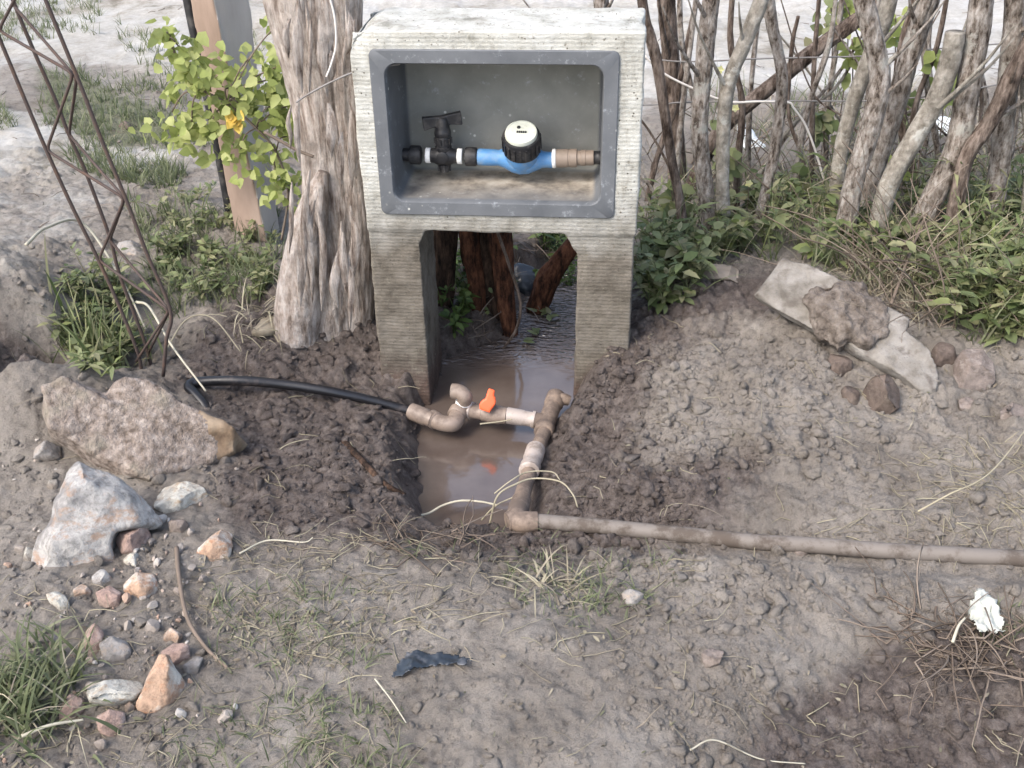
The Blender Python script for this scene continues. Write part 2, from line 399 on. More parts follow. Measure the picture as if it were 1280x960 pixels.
def mat_water():
    m, t, b, o = nodes('muddy water'); c = coords(t)
    b.inputs['Base Color'].default_value = (.115, .083, .072, 1); b.inputs['Roughness'].default_value = .09
    t.links.new(ramp(t, noise(t, c, 7, 5, .6), [(.3, (.075, .056, .046)), (.7, (.125, .10, .086))]), b.inputs['Base Color'])
    b.inputs['IOR'].default_value = 1.55; b.inputs['Specular IOR Level'].default_value = .9
    a = t.nodes.new('ShaderNodeAttribute'); a.attribute_name = 'ripple'
    h = math_(t, 'MULTIPLY', noise(t, mapping(t, c, (1, 2.4, 1)), 34, 2, .5), a.outputs['Fac'])
    p = bump(t, b, h, .8, .03); bump(t, b, noise(t, c, 18, 2, .5), .08, .01, p); return m

M = {}
M['soil'] = mat_ground()
M['clod'] = mat_clod('dry clods', [(0, (.11, .085, .075)), (.5, (.21, .17, .155)), (1, (.34, .29, .27))])
M['gravel'] = mat_clod('stone chips', [(0, (.20, .17, .15)), (.35, (.36, .32, .28)), (.6, (.33, .22, .16)), (.8, (.48, .45, .41)), (1, (.26, .24, .22))])
M['mudclod'] = mat_clod('wet clods', [(0, (.05, .035, .03)), (.5, (.085, .062, .053)), (1, (.14, .105, .09))])
M['concrete'] = mat_concrete(); M['liner'] = mat_liner()
M['blue'] = mat_plain('blue plastic', (.075, .215, .43), .4, (.20, .28, .36), .7, 28)
M['black'] = mat_plain('black plastic', (.012, .012, .014), .42, (.12, .11, .10), .5, 30)
M['dial'] = mat_plain('cream dial', (.56, .58, .50), .45, (.40, .38, .28), .5, 70, (.56, .66))
M['tape'] = mat_plain('white sealing tape', (.78, .78, .76), .6, (.5, .48, .44), .4)
M['pvc'] = mat_plain('muddy brown pvc', (.225, .175, .14), .45, (.11, .082, .065), .75, 22, (.48, .62))
M['pvcpale'] = mat_plain('pale pvc', (.36, .31, .275), .4, (.16, .125, .10), .7, 25, (.46, .6))
M['pvcmud'] = mat_plain('mud crusted pvc', (.22, .165, .125), .65, (.10, .075, .06), .9, 16, (.42, .55))
M['pvcgrey'] = mat_plain('dusty pvc', (.155, .135, .117), .65, (.08, .063, .05), .95, 18, (.48, .6))
M['brass'] = mat_plain('tan coupling', (.215, .17, .135), .45, (.16, .13, .10), .5, 35)
M['orange'] = mat_plain('orange plastic', (.85, .11, .03), .35, (.55, .16, .09), .3, 30)
M['hose'] = mat_plain('black hose', (.01, .01, .012), .28, (.11, .085, .075), .55, 14, (.55, .68))
M['rust'] = mat_plain('rusty rebar', (.060, .042, .036), .75, (.13, .075, .05), .6, 40)
M['darkplastic'] = mat_plain('dark plastic film', (.02, .026, .034), .3, (.16, .16, .17), .6, 18, (.5, .62))
M['paper'] = mat_mottle('white crumpled paper', [(.35, (.30, .31, .27)), (.65, (.50, .51, .46))], 20, .8, .4, .004, 40)
M['bag'] = mat_mottle('white plastic bag', [(.3, (.5, .53, .53)), (.7, (.75, .78, .78))], 9, .35, .5, .01, 14, spec=.5)
M['treebark'] = mat_bark('shredded grey bark', [(.33, (.10, .07, .055)), (.41, (.27, .22, .185)), (.52, (.42, .37, .33)), (.66, (.57, .52, .48))], (1, 1, .13), 70)
M['treeend'] = mat_bark('pale barkless wood', [(.34, (.13, .10, .08)), (.46, (.33, .28, .245)), (.62, (.48, .44, .41))], (1, 1, .3), 50)
M['stake'] = mat_bark('grey live stake bark', [(.36, (.05, .038, .03)), (.44, (.19, .16, .135)), (.53, (.31, .28, .25)), (.64, (.46, .43, .40))], (1, 1, .4), 75, (.40, .39, .35))
M['stake3'] = mat_bark('smooth pale stake bark', [(.33, (.13, .115, .095)), (.48, (.26, .24, .205)), (.66, (.40, .38, .34))], (1, 1, .7), 40, (.46, .45, .41))
M['stake2'] = mat_bark('brown stake bark', [(.36, (.03, .02, .015)), (.48, (.12, .092, .075)), (.62, (.25, .205, .175))], (1, 1, .25), 60)
M['root'] = mat_bark('reddish wet root', [(.38, (.02, .010, .007)), (.48, (.085, .036, .020)), (.64, (.19, .085, .048))], (1, 1, .3), 60)
M['darkroot'] = mat_bark('dark wet root', [(.38, (.012, .008, .006)), (.5, (.055, .035, .025)), (.66, (.13, .08, .055))], (1, 1, .25), 60)
M['postO'] = mat_mottle('post', [(.3, (.20, .145, .11)), (.55, (.29, .215, .17)), (.75, (.35, .285, .24))], 7, .85, .4, .003, 60, (1, 1, .35))
M['postG'] = mat_mottle('post grey side', [(.3, (.36, .31, .27)), (.7, (.50, .45, .40))], 7, .85, .4, .003, 60, (1, 1, .35))
M['block'] = mat_mottle('pinkish rough stone', [(.34, (.11, .085, .068)), (.45, (.20, .162, .135)), (.55, (.265, .22, .188)), (.66, (.36, .31, .27))], 60, .9, 1.0, .012, 75, detail=9, fine=(11, (.22, .195, .155)))
M['ochre'] = mat_mottle('ochre broken stone face', [(.35, (.09, .06, .04)), (.5, (.20, .14, .09)), (.65, (.28, .215, .15))], 16, .85, .7, .005, 50)
M['whiterock'] = mat_rockish('white grey rock', (.37, .355, .335), (.20, .19, .185), (.33, .225, .16), 11)
M['orangerock'] = mat_rockish('orange white rock', (.42, .285, .20), (.56, .52, .46), (.36, .19, .11), 13, (.47, .55))
M['palerock'] = mat_rockish('pale rock', (.52, .50, .44), (.33, .30, .26), (.38, .28, .19), 15)
M['pinkrock'] = mat_rockish('pinkish rock', (.34, .24, .20), (.46, .38, .34), (.19, .135, .12), 15)
M['greyrock'] = mat_rockish('grey rock', (.30, .28, .26), (.18, .165, .155), (.36, .29, .23), 15)
M['dirtclod'] = mat_rockish('earth clod', (.20, .165, .145), (.145, .115, .098), (.28, .24, .215), 17)
M['mud'] = mat_rockish('moist mud', (.12, .092, .076), (.085, .064, .053), (.16, .13, .112), 12)
M['mudheap'] = mat_mottle('loose brown soil', [(.34, (.075, .06, .048)), (.46, (.135, .112, .094)), (.6, (.185, .158, .135)), (.7, (.24, .21, .185))], 45, .95, 1.0, .012, 80, detail=9)
M['slab'] = mat_mottle('grey mortar slab', [(.35, (.10, .088, .073)), (.48, (.175, .16, .14)), (.62, (.24, .225, .205))], 16, .9, .8, .006, 90, detail=9, fine=(28, (.11, .095, .082)))
M['wood'] = mat_mottle('weathered wood', [(.3, (.12, .10, .08)), (.6, (.25, .215, .18)), (.8, (.34, .31, .27))], 14, .9, .6, .004, 40, (.2, 1.6, 1))
M['grass'] = mat_leaf('green grass', [(.09, .115, .05), (.14, .165, .08), (.22, .24, .13), (.12, .15, .07), (.27, .27, .17)])
M['weed'] = mat_leaf('green weed leaves', [(.09, .125, .045), (.16, .20, .08), (.25, .28, .13), (.13, .165, .075), (.32, .32, .17), (.22, .21, .12), (.18, .22, .07)])
M['darkweed'] = mat_leaf('shaded weed leaves', [(.045, .085, .02), (.09, .14, .03), (.15, .20, .06)])  # weed greens darkened, shade under the arch put into the colour
M['vine'] = mat_leaf('yellow green vine leaves', [(.24, .29, .08), (.36, .41, .13), (.47, .50, .20), (.30, .36, .10)], .5, .45)
M['yellow'] = mat_leaf('yellow leaves', [(.65, .42, .06), (.75, .55, .12)], .5, .4)
M['flower'] = mat_leaf('pale yellow petals', [(.75, .72, .28), (.8, .78, .45)], .5, .3)
M['straw'] = mat_leaf('dry straw', [(.20, .17, .12), (.32, .28, .19), (.44, .40, .28), (.25, .21, .16), (.38, .35, .25)], .6, .15)
M['litter'] = mat_leaf('dead leaf flakes', [(.10, .085, .06), (.17, .14, .10), (.26, .23, .17), (.12, .12, .07)], .8, .05)
M['paleroot'] = mat_leaf('pale dry stems', [(.42, .38, .28), (.55, .52, .42)], .6, .1)
M['twig'] = mat_leaf('brown twigs', [(.10, .075, .055), (.17, .13, .10), (.24, .195, .155)], .8, .02)
M['wire'] = mat_plain('grey fence wire', (.20, .19, .18), .5, (.10, .07, .05), .5, 30)
M['string'] = mat_plain('white cord', (.62, .58, .53), .7, (.4, .35, .3), .4, 30)
M['water'] = mat_water()

# ------------------------------------------------------------------ terrain
def PZ(px, py, z): return RZ(np.float64(px), np.float64(py), z)
zc = .045; ze = .088
LPX = [(655, 650), (700, 654), (760, 659), (830, 666), (900, 673), (950, 678), (1020, 682), (1100, 688), (1200, 694), (1290, 699), (1420, 706), (1600, 712)]
LP = [PZ(a_, b_, ze+.055*max(0, min(1, (a_-655)/500))) for a_, b_ in LPX]
DP = [PZ(696, 496, zc+.01), PZ(681, 538, zc), PZ(667, 574, zc+.01), PZ(655, 612, .072), PZ(648, 640, ze), PZ(634, 652, ze)]
HP = [PZ(236, 482, .15), PZ(252, 477, .15), PZ(300, 476, .15), PZ(350, 480, .135), PZ(410, 489, .115), PZ(465, 501, .085), PZ(516, 515, zc+.008), PZ(541, 525, zc)]
WP = pxpoly([(544, 646), (560, 662), (600, 664), (634, 652), (640, 620), (646, 580), (672, 545), (712, 505), (716, 470), (714, 430),
             (722, 395), (735, 350), (742, 300), (718, 296), (700, 330), (672, 368), (650, 398), (640, 425), (600, 442), (562, 455), (545, 500), (536, 545), (534, 600)], 0.0)
CP = np.array([(640, 668, .075), (560, 672, .085), (700, 640, .075), (740, 670, .09), (640, 940, .15), (10, 950, .17), (300, 950, .16), (1270, 950, .07), (1040, 905, .075), (900, 830, .14), (300, 850, .155), (600, 760, .16), (1000, 740, .155),
      (1270, 740, .15), (590, 700, .115), (450, 660, .13), (350, 600, .115), (300, 700, .14), (50, 700, .16), (50, 560, .18), (480, 600, .11), (430, 540, .10),
      (400, 440, .12), (470, 470, .09), (300, 520, .12), (200, 470, .16), (300, 400, .18), (395, 390, .19), (120, 420, .17), (0, 490, .16), (60, 480, .15),
      (20, 400, .34), (60, 370, .30), (20, 330, .36), (-60, 380, .38), (-100, 480, .2), (220, 300, .2), (100, 200, .17), (50, 100, .14), (50, 0, .12), (110, 320, .22),
      (740, 560, .09), (765, 500, .13), (790, 445, .175), (850, 460, .18), (900, 400, .21), (1000, 450, .21), (1050, 400, .235), (1150, 480, .2), (1250, 460, .21),
      (715, 620, .10), (800, 600, .13), (900, 600, .145), (1100, 600, .165), (1250, 600, .17), (1400, 600, .18), (1400, 400, .26), (850, 660, .12), (1000, 685, .13), (1270, 705, .14),
      (850, 330, .23), (1000, 300, .23), (1250, 330, .27), (1000, 150, .17), (1000, 50, .14), (1250, 50, .13), (850, 50, .13), (640, 200, .12), (560, 330, .08), (480, 330, .14), (600, 380, .06), (610, 300, .08), (640, -60, .12), (300, 150, .16)], float)
cpw = RZ(CP[:, 0], CP[:, 1], CP[:, 2])
cx, cy, cz = cpw.T
far = np.array([(-6, 4, .15), (6, 4, .15), (-7, 10, .12), (7, 10, .12), (0, 12, .12), (-3, 0, .17), (3, 0, .15), (0, .3, .16), (-3, 2, .18), (3, 2.2, .2), (0, -2, .16)])
cx = np.r_[cx, far[:, 0]]; cy = np.r_[cy, far[:, 1]]; cz = np.r_[cz, far[:, 2]]
def _phi(r): return r*r*np.log(r+1e-9)
_D = np.hypot(cx[:, None]-cx, cy[:, None]-cy); n_ = len(cx)
_A = np.zeros((n_+3, n_+3)); _A[:n_, :n_] = _phi(_D)+np.eye(n_)*1e-3; _A[:n_, n_] = 1; _A[:n_, n_+1] = cx; _A[:n_, n_+2] = cy; _A[n_:, :n_] = _A[:n_, n_:].T
_w = np.linalg.solve(_A, np.r_[cz, 0, 0, 0])
def macro(x, y):
    z = _w[n_]+_w[n_+1]*x+_w[n_+2]*y
    for i in range(n_): z = z+_w[i]*_phi(np.hypot(x-cx[i], y-cy[i]))
    return z
WETP = pxpoly([(230, 500), (300, 560), (290, 640), (330, 680), (470, 690), (640, 700), (760, 680), (900, 655), (930, 610), (820, 610), (790, 600), (790, 520), (850, 450), (960, 440), (960, 400), (860, 410), (800, 410), (760, 300), (500, 300), (430, 400), (300, 410), (250, 450)], .1)
DARKP = pxpoly([(1040, 862), (975, 880), (940, 935), (960, 1100), (1500, 1100), (1500, 790), (1280, 800), (1180, 830), (1100, 815)], .1)
CAVEP = pxpoly([(-80, 440), (75, 436), (80, 480), (40, 490), (-80, 495)], .2)
SUNSANDR = pxpoly([(800, 120), (1300, 105), (2600, 100), (2600, -300), (-300, -300), (-300, 60), (120, 70), (300, 110), (760, 160)], .15)  # far sandy ground, painted bright as if sunlit
SANDL = pxpoly([(-200, 110), (40, 140), (120, 180), (230, 190), (280, 215), (200, 240), (160, 235), (140, 300), (95, 350), (80, 450), (-200, 460)], .15)
GREENL = pxpoly([(40, 80), (120, 100), (220, 150), (230, 180), (150, 190), (60, 150)], .15)
def masks(x, y):
    wet = sstep(.20, -.14, polysd(x, y, WETP)); wet = np.maximum(wet, sstep(.22, .0, polysd(x, y, WP)))
    dk = sstep(.05, -.03, polysd(x, y, DARKP)); wet = np.maximum(wet, dk*.78); wet = np.maximum(wet, .9*sstep(.04, -.03, polysd(x, y, pxpoly([(1090, 840), (1180, 800), (1290, 810), (1500, 830), (1500, 900), (1280, 870), (1150, 865)], .1))))
    wet = np.maximum(wet, sstep(.05, -.02, polysd(x, y, CAVEP))*.8)  # shade of the hollow painted as dark soil through this mask
    sand = sstep(.25, -.2, polysd(x, y, SUNSANDR)); sand = np.maximum(sand, sstep(.12, -.1, polysd(x, y, SANDL))*(.42+.4*sstep(3.2, 3.9, y)))
    sand = np.maximum(sand, sstep(4.2, 5.5, y)*.9)
    green = sstep(.1, -.1, polysd(x, y, GREENL))
    green = np.maximum(green, sstep(.1, .5, fbm2(x*.9+3, y*.9, 3, 91))*(y > 3.6)*.55)
    return wet, sand, green
def axis(lo, hi, step, g, far_lo, far_hi, gmid=None):
    a = list(np.arange(lo, hi, step)); s = step; v = a[-1]
    while v < far_hi:
        s *= (g if v > 9 or not gmid else gmid); v += s; a.append(v)
    s = step; v = a[0]; b = []
    while v > far_lo: s *= g; v -= s; b.append(v)
    return np.array(b[::-1]+a)
gx = axis(-1.62, 1.72, .0052, 1.09, -300, 300); gy = axis(1.05, 3.3, .0052, 1.09, -300, 400, 1.025)
XX, YY = np.meshgrid(gx, gy)
ZZ = macro(XX, YY); far_b = sstep(8, 14, np.hypot(XX, YY-3)); ZZ = np.clip(ZZ, .03, .5)*(1-far_b)+.12*far_b
wet_, sand_, green_ = masks(XX, YY)
near = 1-sstep(3.3, 5.5, YY)
ZZ += fbm2(XX*2.2, YY*2.2, 4, 3)*.02 + fbm2(XX*9, YY*9, 4, 8)*.012
rough_ = .35+.65*sstep(-.25, .35, fbm2(XX*3.1, YY*3.1, 3, 44)); rough_ = np.clip(rough_+.35*wet_, 0, 1.1)
smoothfore = 1-.45*sstep(.02, -.1, polysd(XX, YY, pxpoly([(480, 720), (560, 980), (860, 980), (840, 760), (700, 720)], .15)))
rough_ *= smoothfore*(1-.5*sstep(.06, -.12, polysd(XX, YY, pxpoly([(-300, 770), (200, 700), (640, 715), (1000, 725), (1600, 740), (1600, 1300), (-300, 1300)], .15))))
ZZ += near*rough_*(crumble(XX+fbm2(XX*22, YY*22, 3, 5)*.035, YY+fbm2(XX*22, YY*22, 3, 15)*.035, .075, 21, .4)*.5 + crumble(XX+fbm2(XX*50, YY*50, 2, 6)*.016, YY+fbm2(XX*50, YY*50, 2, 16)*.016, .034, 31, .55)*.6 + crumble(XX+fbm2(XX*90, YY*90, 2, 7)*.008, YY, .016, 41, .7)*.7 - .008)
ZZ += (fbm2(XX*40, YY*40, 4, 12, .65)*.008)*near + fbm2(XX*1.3, YY*1.3, 4, 77)*.05*(1-near)*(1-far_b) + (1-near)*(1-far_b)*(crumble(XX, YY, .21, 61, .4)*.07+fbm2(XX*14, YY*14, 3, 63)*.012)
# earth cut under the left bank
ZZ -= .07*sstep(.05, -.03, polysd(XX, YY, CAVEP))
sdw = polysd(XX, YY, WP) + fbm2(XX*12, YY*12, 3, 51)*.022
tr = sstep(-.015, .10, sdw); ZZ = (-.035)*(1-tr)+ZZ*tr
ZZ = np.where(sdw > .03, np.maximum(ZZ, .006), ZZ)
def bed(path, r, soft):                                # soil settles just under a pipe lying on it
    global ZZ
    P = np.array(path); q = (XX > P[:, 0].min()-.3) & (XX < P[:, 0].max()+.3) & (YY > P[:, 1].min()-.3) & (YY < P[:, 1].max()+.3)
    x = XX[q]; y = YY[q]; bd = np.full(x.shape, 1e9); bz = np.zeros(x.shape)
    for a_, b_ in zip(P[:-1], P[1:]):
        e = b_-a_; t = np.clip(((x-a_[0])*e[0]+(y-a_[1])*e[1])/(e[0]**2+e[1]**2), 0, 1); d = np.hypot(x-a_[0]-t*e[0], y-a_[1]-t*e[1]); k_ = d < bd
        bd = np.where(k_, d, bd); bz = np.where(k_, a_[2]+t*e[2], bz)
    tgt = bz-r*.55+.010*fbm2(x*14, y*14, 3, 71)+.006*fbm2(x*50, y*50, 2, 72); w = sstep(soft, soft*.35, bd); z = ZZ[q]
    ZZ[q] = np.where(z > tgt, z*(1-w)+tgt*w, z)
bed(LP, .0168, .10); bed(DP, .0168, .075); bed(HP, .0115, .06)
def Hs(x, y):
    x = np.asarray(x, float); y = np.asarray(y, float)
    i = np.clip(np.searchsorted(gx, x)-1, 0, len(gx)-2); j = np.clip(np.searchsorted(gy, y)-1, 0, len(gy)-2)
    u = np.clip((x-gx[i])/(gx[i+1]-gx[i]), 0, 1); v = np.clip((y-gy[j])/(gy[j+1]-gy[j]), 0, 1)
    return ZZ[j, i]*(1-u)*(1-v)+ZZ[j, i+1]*u*(1-v)+ZZ[j+1, i]*(1-u)*v+ZZ[j+1, i+1]*u*v
def G(px, py):                                         # point where the ray meets the ground
    px = np.asarray(px, float); py = np.asarray(py, float); z = np.full(px.shape, .15)
    for _ in range(14):
        P = RZ(px, py, z); z = .5*z+.5*np.clip(Hs(P[..., 0], P[..., 1]), -.05, .5)
    P = RZ(px, py, z); P[..., 2] = Hs(P[..., 0], P[..., 1]); return P
nx, ny = len(gx), len(gy)
idx = np.arange(nx*ny).reshape(ny, nx)
FF = np.stack([idx[:-1, :-1], idx[:-1, 1:], idx[1:, 1:], idx[1:, :-1]], -1).reshape(-1, 4)
me = build_mesh('ground', np.stack([XX, YY, ZZ], -1).reshape(-1, 3), FF)
for nm, arr in (('wet', wet_), ('sand', sand_), ('green', green_)):
    a = me.attributes.new(nm, 'FLOAT', 'POINT'); a.data.foreach_set('value', arr.ravel().astype(np.float32))
gnd = bpy.data.objects.new('ground', me); COL.objects.link(gnd); me.materials.append(M['soil']); gnd['kind'] = 'structure'
# water in the trench
wx = np.linspace(-.55, .75, 131); wy = np.linspace(1.6, 4.2, 261); wX, wY = np.meshgrid(wx, wy)
keep = polysd(wX, wY, WP) < .06
ii = np.arange(wX.size).reshape(wX.shape); q = keep[:-1, :-1] & keep[1:, 1:] & keep[:-1, 1:] & keep[1:, :-1]
Fw = np.stack([ii[:-1, :-1], ii[:-1, 1:], ii[1:, 1:], ii[1:, :-1]], -1)[q]
used = np.unique(Fw); rem = np.zeros(wX.size, int); rem[used] = np.arange(len(used))
Vw = np.stack([wX, wY, np.zeros_like(wX)], -1).reshape(-1, 3)[used]
wat = bpy.data.objects.new('water', build_mesh('water', Vw, rem[Fw])); COL.objects.link(wat); wat['kind'] = 'structure'
wat.data.materials.append(M['water'])
a = wat.data.attributes.new('ripple', 'FLOAT', 'POINT'); a.data.foreach_set('value', (sstep(2.35, 2.6, Vw[:, 1])).astype(np.float32))

# ------------------------------------------------------------------ concrete meter housing
BX0, BY0, ZT, YAW = -0.0212, 2.2048, HCAM-0.5338, -0.0982
BXv = np.array([math.cos(YAW), math.sin(YAW), 0]); BN = np.array([-math.sin(YAW), math.cos(YAW), 0]); BO = np.array([BX0, BY0, 0])
def B(u, d, z):
    return BO+np.multiply.outer(np.asarray(u, float), BXv)+np.multiply.outer(np.asarray(d, float), BN)+np.multiply.outer(np.asarray(z, float), np.array([0, 0, 1.]))
def BP(px, py, d):                                     # ray against the plane d behind the front face
    r = ray(px, py); t = (d-np.dot(CAM-BO, BN))/(r@BN); return CAM+r*np.asarray(t)[..., None]
def l2w(V): return BO+V[:, :1]*BXv+V[:, 1:2]*BN+V[:, 2:3]*np.array([0, 0, 1.])
DEP = .205; zt = ZT; zb = ZT-.435; iL, iR, iT, iB = -.262, .253, ZT-.033, ZT-.397
housing = empty('meter_housing', tuple(BO), 'pale weathered concrete housing on two legs holding the water meter in its open niche', 'meter housing', rz=YAW)
mb = MB()
def lb(u0, u1, d0, d1, z0, z1):
    mb.add(*box(((u0+u1)/2, (d0+d1)/2, (z0+z1)/2), (abs(u1-u0), abs(d1-d0), abs(z1-z0))))
lb(-.30, .30, 0, DEP, iT-.01, zt); lb(-.30, .30, 0, DEP, zb, iB+.01); lb(-.30, iL+.01, 0, DEP, zb, zt); lb(iR-.01, .30, 0, DEP, zb, zt)
lb(-.30, .30, DEP-.022, DEP, zb, zt)
lb(-.297, -.180, .004, DEP-.01, -.12, zb+.02); lb(.170, .297, .004, DEP-.01, -.12, zb+.02)
def wedge(u0, u1, w):                                  # bracket where leg and niche meet
    V = np.array([[u0, .004, zb+.01], [u1, .004, zb+.01], [u0, .004, zb-w], [u0, DEP-.01, zb+.01], [u1, DEP-.01, zb+.01], [u0, DEP-.01, zb-w]])
    F3 = np.array([[0, 2, 1], [3, 4, 5]]); F4 = np.array([[0, 1, 4, 3], [1, 2, 5, 4], [2, 0, 3, 5]])
    if u1 < u0: F3 = F3[:, ::-1]; F4 = F4[:, ::-1]
    mb.add(V, [F3, F4])
wedge(-.181, -.160, .035); wedge(.171, .137, .055)
def cdisp(P, N):
    g = n2(P[:, 2]*115+fbm3(P*6, 2, 3)*1.2, P[:, 0]*5.0, 5)*.0006*(np.abs(N[:, 2]) < .6)
    d = fbm3(P*30, 3, 2)*.0028+g+fbm3(P*5, 2, 9)*.003
    e = np.maximum(0, fbm3(P*9+4, 3, 33)-.18)          # chipped arrises
    corner = np.exp(-(((P[:, 0]+.30)/.03)**2+((P[:, 2]-zt)/.03)**2))*.02
    edge = np.maximum(0, np.maximum(np.abs(P[:, 0])-.285, 0)/.015)*(np.abs(P[:, 2]-zt) < .5)
    top = np.exp(-(((P[:, 2]-zt)/.012)**2))
    return d-e*(.010*np.clip(edge, 0, 1)+.012*top)-corner
V, F = mb.get(); V, F = voxel(V, F, .0042, 3, cdisp)
mk('concrete_shell', l2w(V), F, M['concrete'], housing)
# moulded plastic liner
def rrect(u0, u1, z0, z1, r, y, k=8):
    P = []
    for cxx, czz, a0 in ((u1-r, z1-r, 0), (u0+r, z1-r, 90), (u0+r, z0+r, 180), (u1-r, z0+r, 270)):
        for i in range(k+1):
            a = math.radians(a0+90*i/k); P.append((cxx+r*math.cos(a), y, czz+r*math.sin(a)))
    return np.array(P)
ol, orr, ot, ob = iL+.003, iR-.003, iT-.003, iB+.003
L = [rrect(ol, orr, ob, ot, .012, .012), rrect(ol, orr, ob, ot, .014, -.004), rrect(ol+.002, orr-.002, ob+.002, ot-.002, .014, -.006),
     rrect(ol+.029, orr-.029, ob+.029, ot-.027, .026, -.006), rrect(ol+.031, orr-.031, ob+.031, ot-.029, .027, -.003),
     rrect(ol+.032, orr-.032, ob+.032, ot-.030, .027, .02), rrect(ol+.036, orr-.036, ob+.036, ot-.033, .022, .165),
     rrect(ol+.040, orr-.040, ob+.040, ot-.037, .02, .174), rrect(ol+.046, orr-.046, ob+.046, ot-.043, .015, .178)]
k = len(L[0]); V = np.concatenate(L+[L[-1].mean(0)[None]]); Fq = []
for i in range(len(L)-1):
    j = np.arange(k); Fq.append(np.stack([i*k+j, i*k+(j+1) % k, (i+1)*k+(j+1) % k, (i+1)*k+j], -1))
j = np.arange(k); F = [np.concatenate(Fq), np.stack([(len(L)-1)*k+j, (len(L)-1)*k+(j+1) % k, np.full(k, len(L)*k)], -1)]
mk('plastic_liner', l2w(V), F, M['liner'], housing, sharp=40)

# ------------------------------------------------------------------ water meter, valve and union inside the niche
MD = .11
def bp(px, py, d=MD): return BP(np.float64(px), np.float64(py), d)
wm = empty('water_meter', tuple(bp(652, 212)), 'blue water meter with black collar and round cream dial inside the grey niche', 'water meter')
a0, a1 = bp(597, 196), bp(692, 200)
mb = MB(); mb.add(*lathe(a0, a1, [(0, .0165), (0.02, .0185), (.18, .0185), (.28, .0175), (.36, .022), (.46, .031), (.56, .035), (.68, .033), (.78, .025), (.86, .0185), (.92, .0175), (.98, .018), (1, .016)]))
tilt = unit(np.array([.0, -.50, 1.0])+BXv*-.04); side = unit(np.cross(tilt, BN))
c0 = bp(653, 196)
mb.add(*lathe(c0-tilt*.035, c0+tilt*.022, [(0, .012), (.1, .024), (.4, .036), (.8, .040), (1, .040)]))
V, F = mb.get(); mk('meter_body', V, F, M['blue'], wm, sharp=50)
mb = MB(); R0 = c0+tilt*.020; KS = .96
mb.add(*lathe(R0, R0+tilt*.048, [(0, .036*KS), (.05, .0425*KS), (.45, .0425*KS), (.5, .0405*KS), (.55, .0435*KS), (.92, .0435*KS), (1, .041*KS)], 40))
for i in range(20):                                    # grip ribs round the collar
    an = i/20*2*math.pi; pr = unit(np.cross(tilt, side)); dv = side*math.cos(an)+pr*math.sin(an)
    mb.add(*box(R0+tilt*.024+dv*.0435*KS, (.004, .004, .030), np.stack([dv, np.cross(tilt, dv), tilt], 1)))
V, F = mb.get(); col_ = mk('black_collar', V, F, M['black'], wm, sharp=40)
T0 = R0+tilt*.048
V, F = lathe(T0-tilt*.002, T0+tilt*.010, [(0, .037*KS), (.5, .037*KS), (.9, .0355*KS), (1, .033*KS), (1.0, .031*KS), (.93, .0305*KS), (.9, .0)], 40); mk('dial_cover', V, F, M['dial'], wm, sharp=40)
pr = unit(np.cross(tilt, side))
mb = MB()
for q in range(5): mb.add(*box(T0+tilt*.0105+side*(-.010+.0045*q)+pr*.002, (.0035, .005, .0012), np.stack([side, pr, tilt], 1)))
mb.add(*lathe(T0+tilt*.0098+side*.006-pr*.012, T0+tilt*.0108+side*.006-pr*.012, [(0, .004), (1, .004)], 12))
V, F = mb.get(); mk('counter_marks', V, F, M['black'], wm)

sv = empty('shutoff_valve', tuple(bp(553, 215)), 'black plastic shutoff valve with wing handle left of the blue meter', 'valve')
ax0, ax1 = bp(500, 193), bp(597, 196)
def seg(px0, px1): 
    f0 = (px0-500)/97; f1 = (px1-500)/97; return ax0+(ax1-ax0)*f0, ax0+(ax1-ax0)*f1
mb = MB()
p, q = seg(500, 512); mb.add(*lathe(p, q, [(0, .014), (1, .015)]))
for x0, x1, r in ((512, 527, .0195), (581, 597, .0195)):
    p, q = seg(x0, x1); mb.add(*lathe(p, q, [(0, r*.8), (.04, r), (.45, r), (.5, r*.93), (.55, r), (.96, r), (1, r*.8)], 8))
    mb.add(*lathe(p, q, [(.1, r*1.08), (.2, r*1.1), (.8, r*1.1), (.9, r*1.08)], 12))
p, q = seg(538, 572); mb.add(*lathe(p, q, [(0, .015), (.15, .0165), (.3, .021), (.7, .021), (.85, .0165), (1, .015)]))
vc = ax0+(ax1-ax0)*((555-500)/97); up = np.array([0, 0, 1.])
mb.add(*lathe(vc-up*.036, vc+up*.046, [(0, .010), (.05, .0125), (.2, .0125), (.22, .010), (.3, .018), (.55, .018), (.62, .0185), (.7, .0185), (.72, .0165), (.95, .0165), (1, .015)], 20))
mb.add(*lathe(vc+up*.004-BN*.0215, vc+up*.004-BN*.0265, [(0, .013), (.8, .013), (1, .011)], 20))
for k_ in range(10):
    an = k_/10*6.283; mb.add(*box(vc+up*.036+np.array([math.cos(an), math.sin(an), 0])*.0185, (.004, .004, .012), np.array([[math.cos(an), -math.sin(an), 0], [math.sin(an), math.cos(an), 0], [0, 0, 1]])))
for an in (0, math.pi/2):
    mb.add(*box(vc-up*.026, (.004, .030, .018), np.array([[math.cos(an), -math.sin(an), 0], [math.sin(an), math.cos(an), 0], [0, 0, 1]])))
V, F = mb.get(); mk('valve_body', V, F, M['black'], sv, sharp=35)
p, q = seg(532.5, 538.5); mk('sealing_tape', *lathe(p, q, [(0, .0165), (.1, .0172), (.9, .0172), (1, .0165)]), M['tape'], sv)
p, q = seg(572, 578); mk('sealing_tape', *lathe(p, q, [(0, .0165), (.1, .0172), (.9, .0172), (1, .0165)]), M['tape'], sv)
mb = MB(); hc = vc+up*.082
mb.add(*lathe(vc+up*.046, hc+up*.006, [(0, .0185), (.2, .019), (.4, .0165), (.8, .014), (1, .011)], 20))
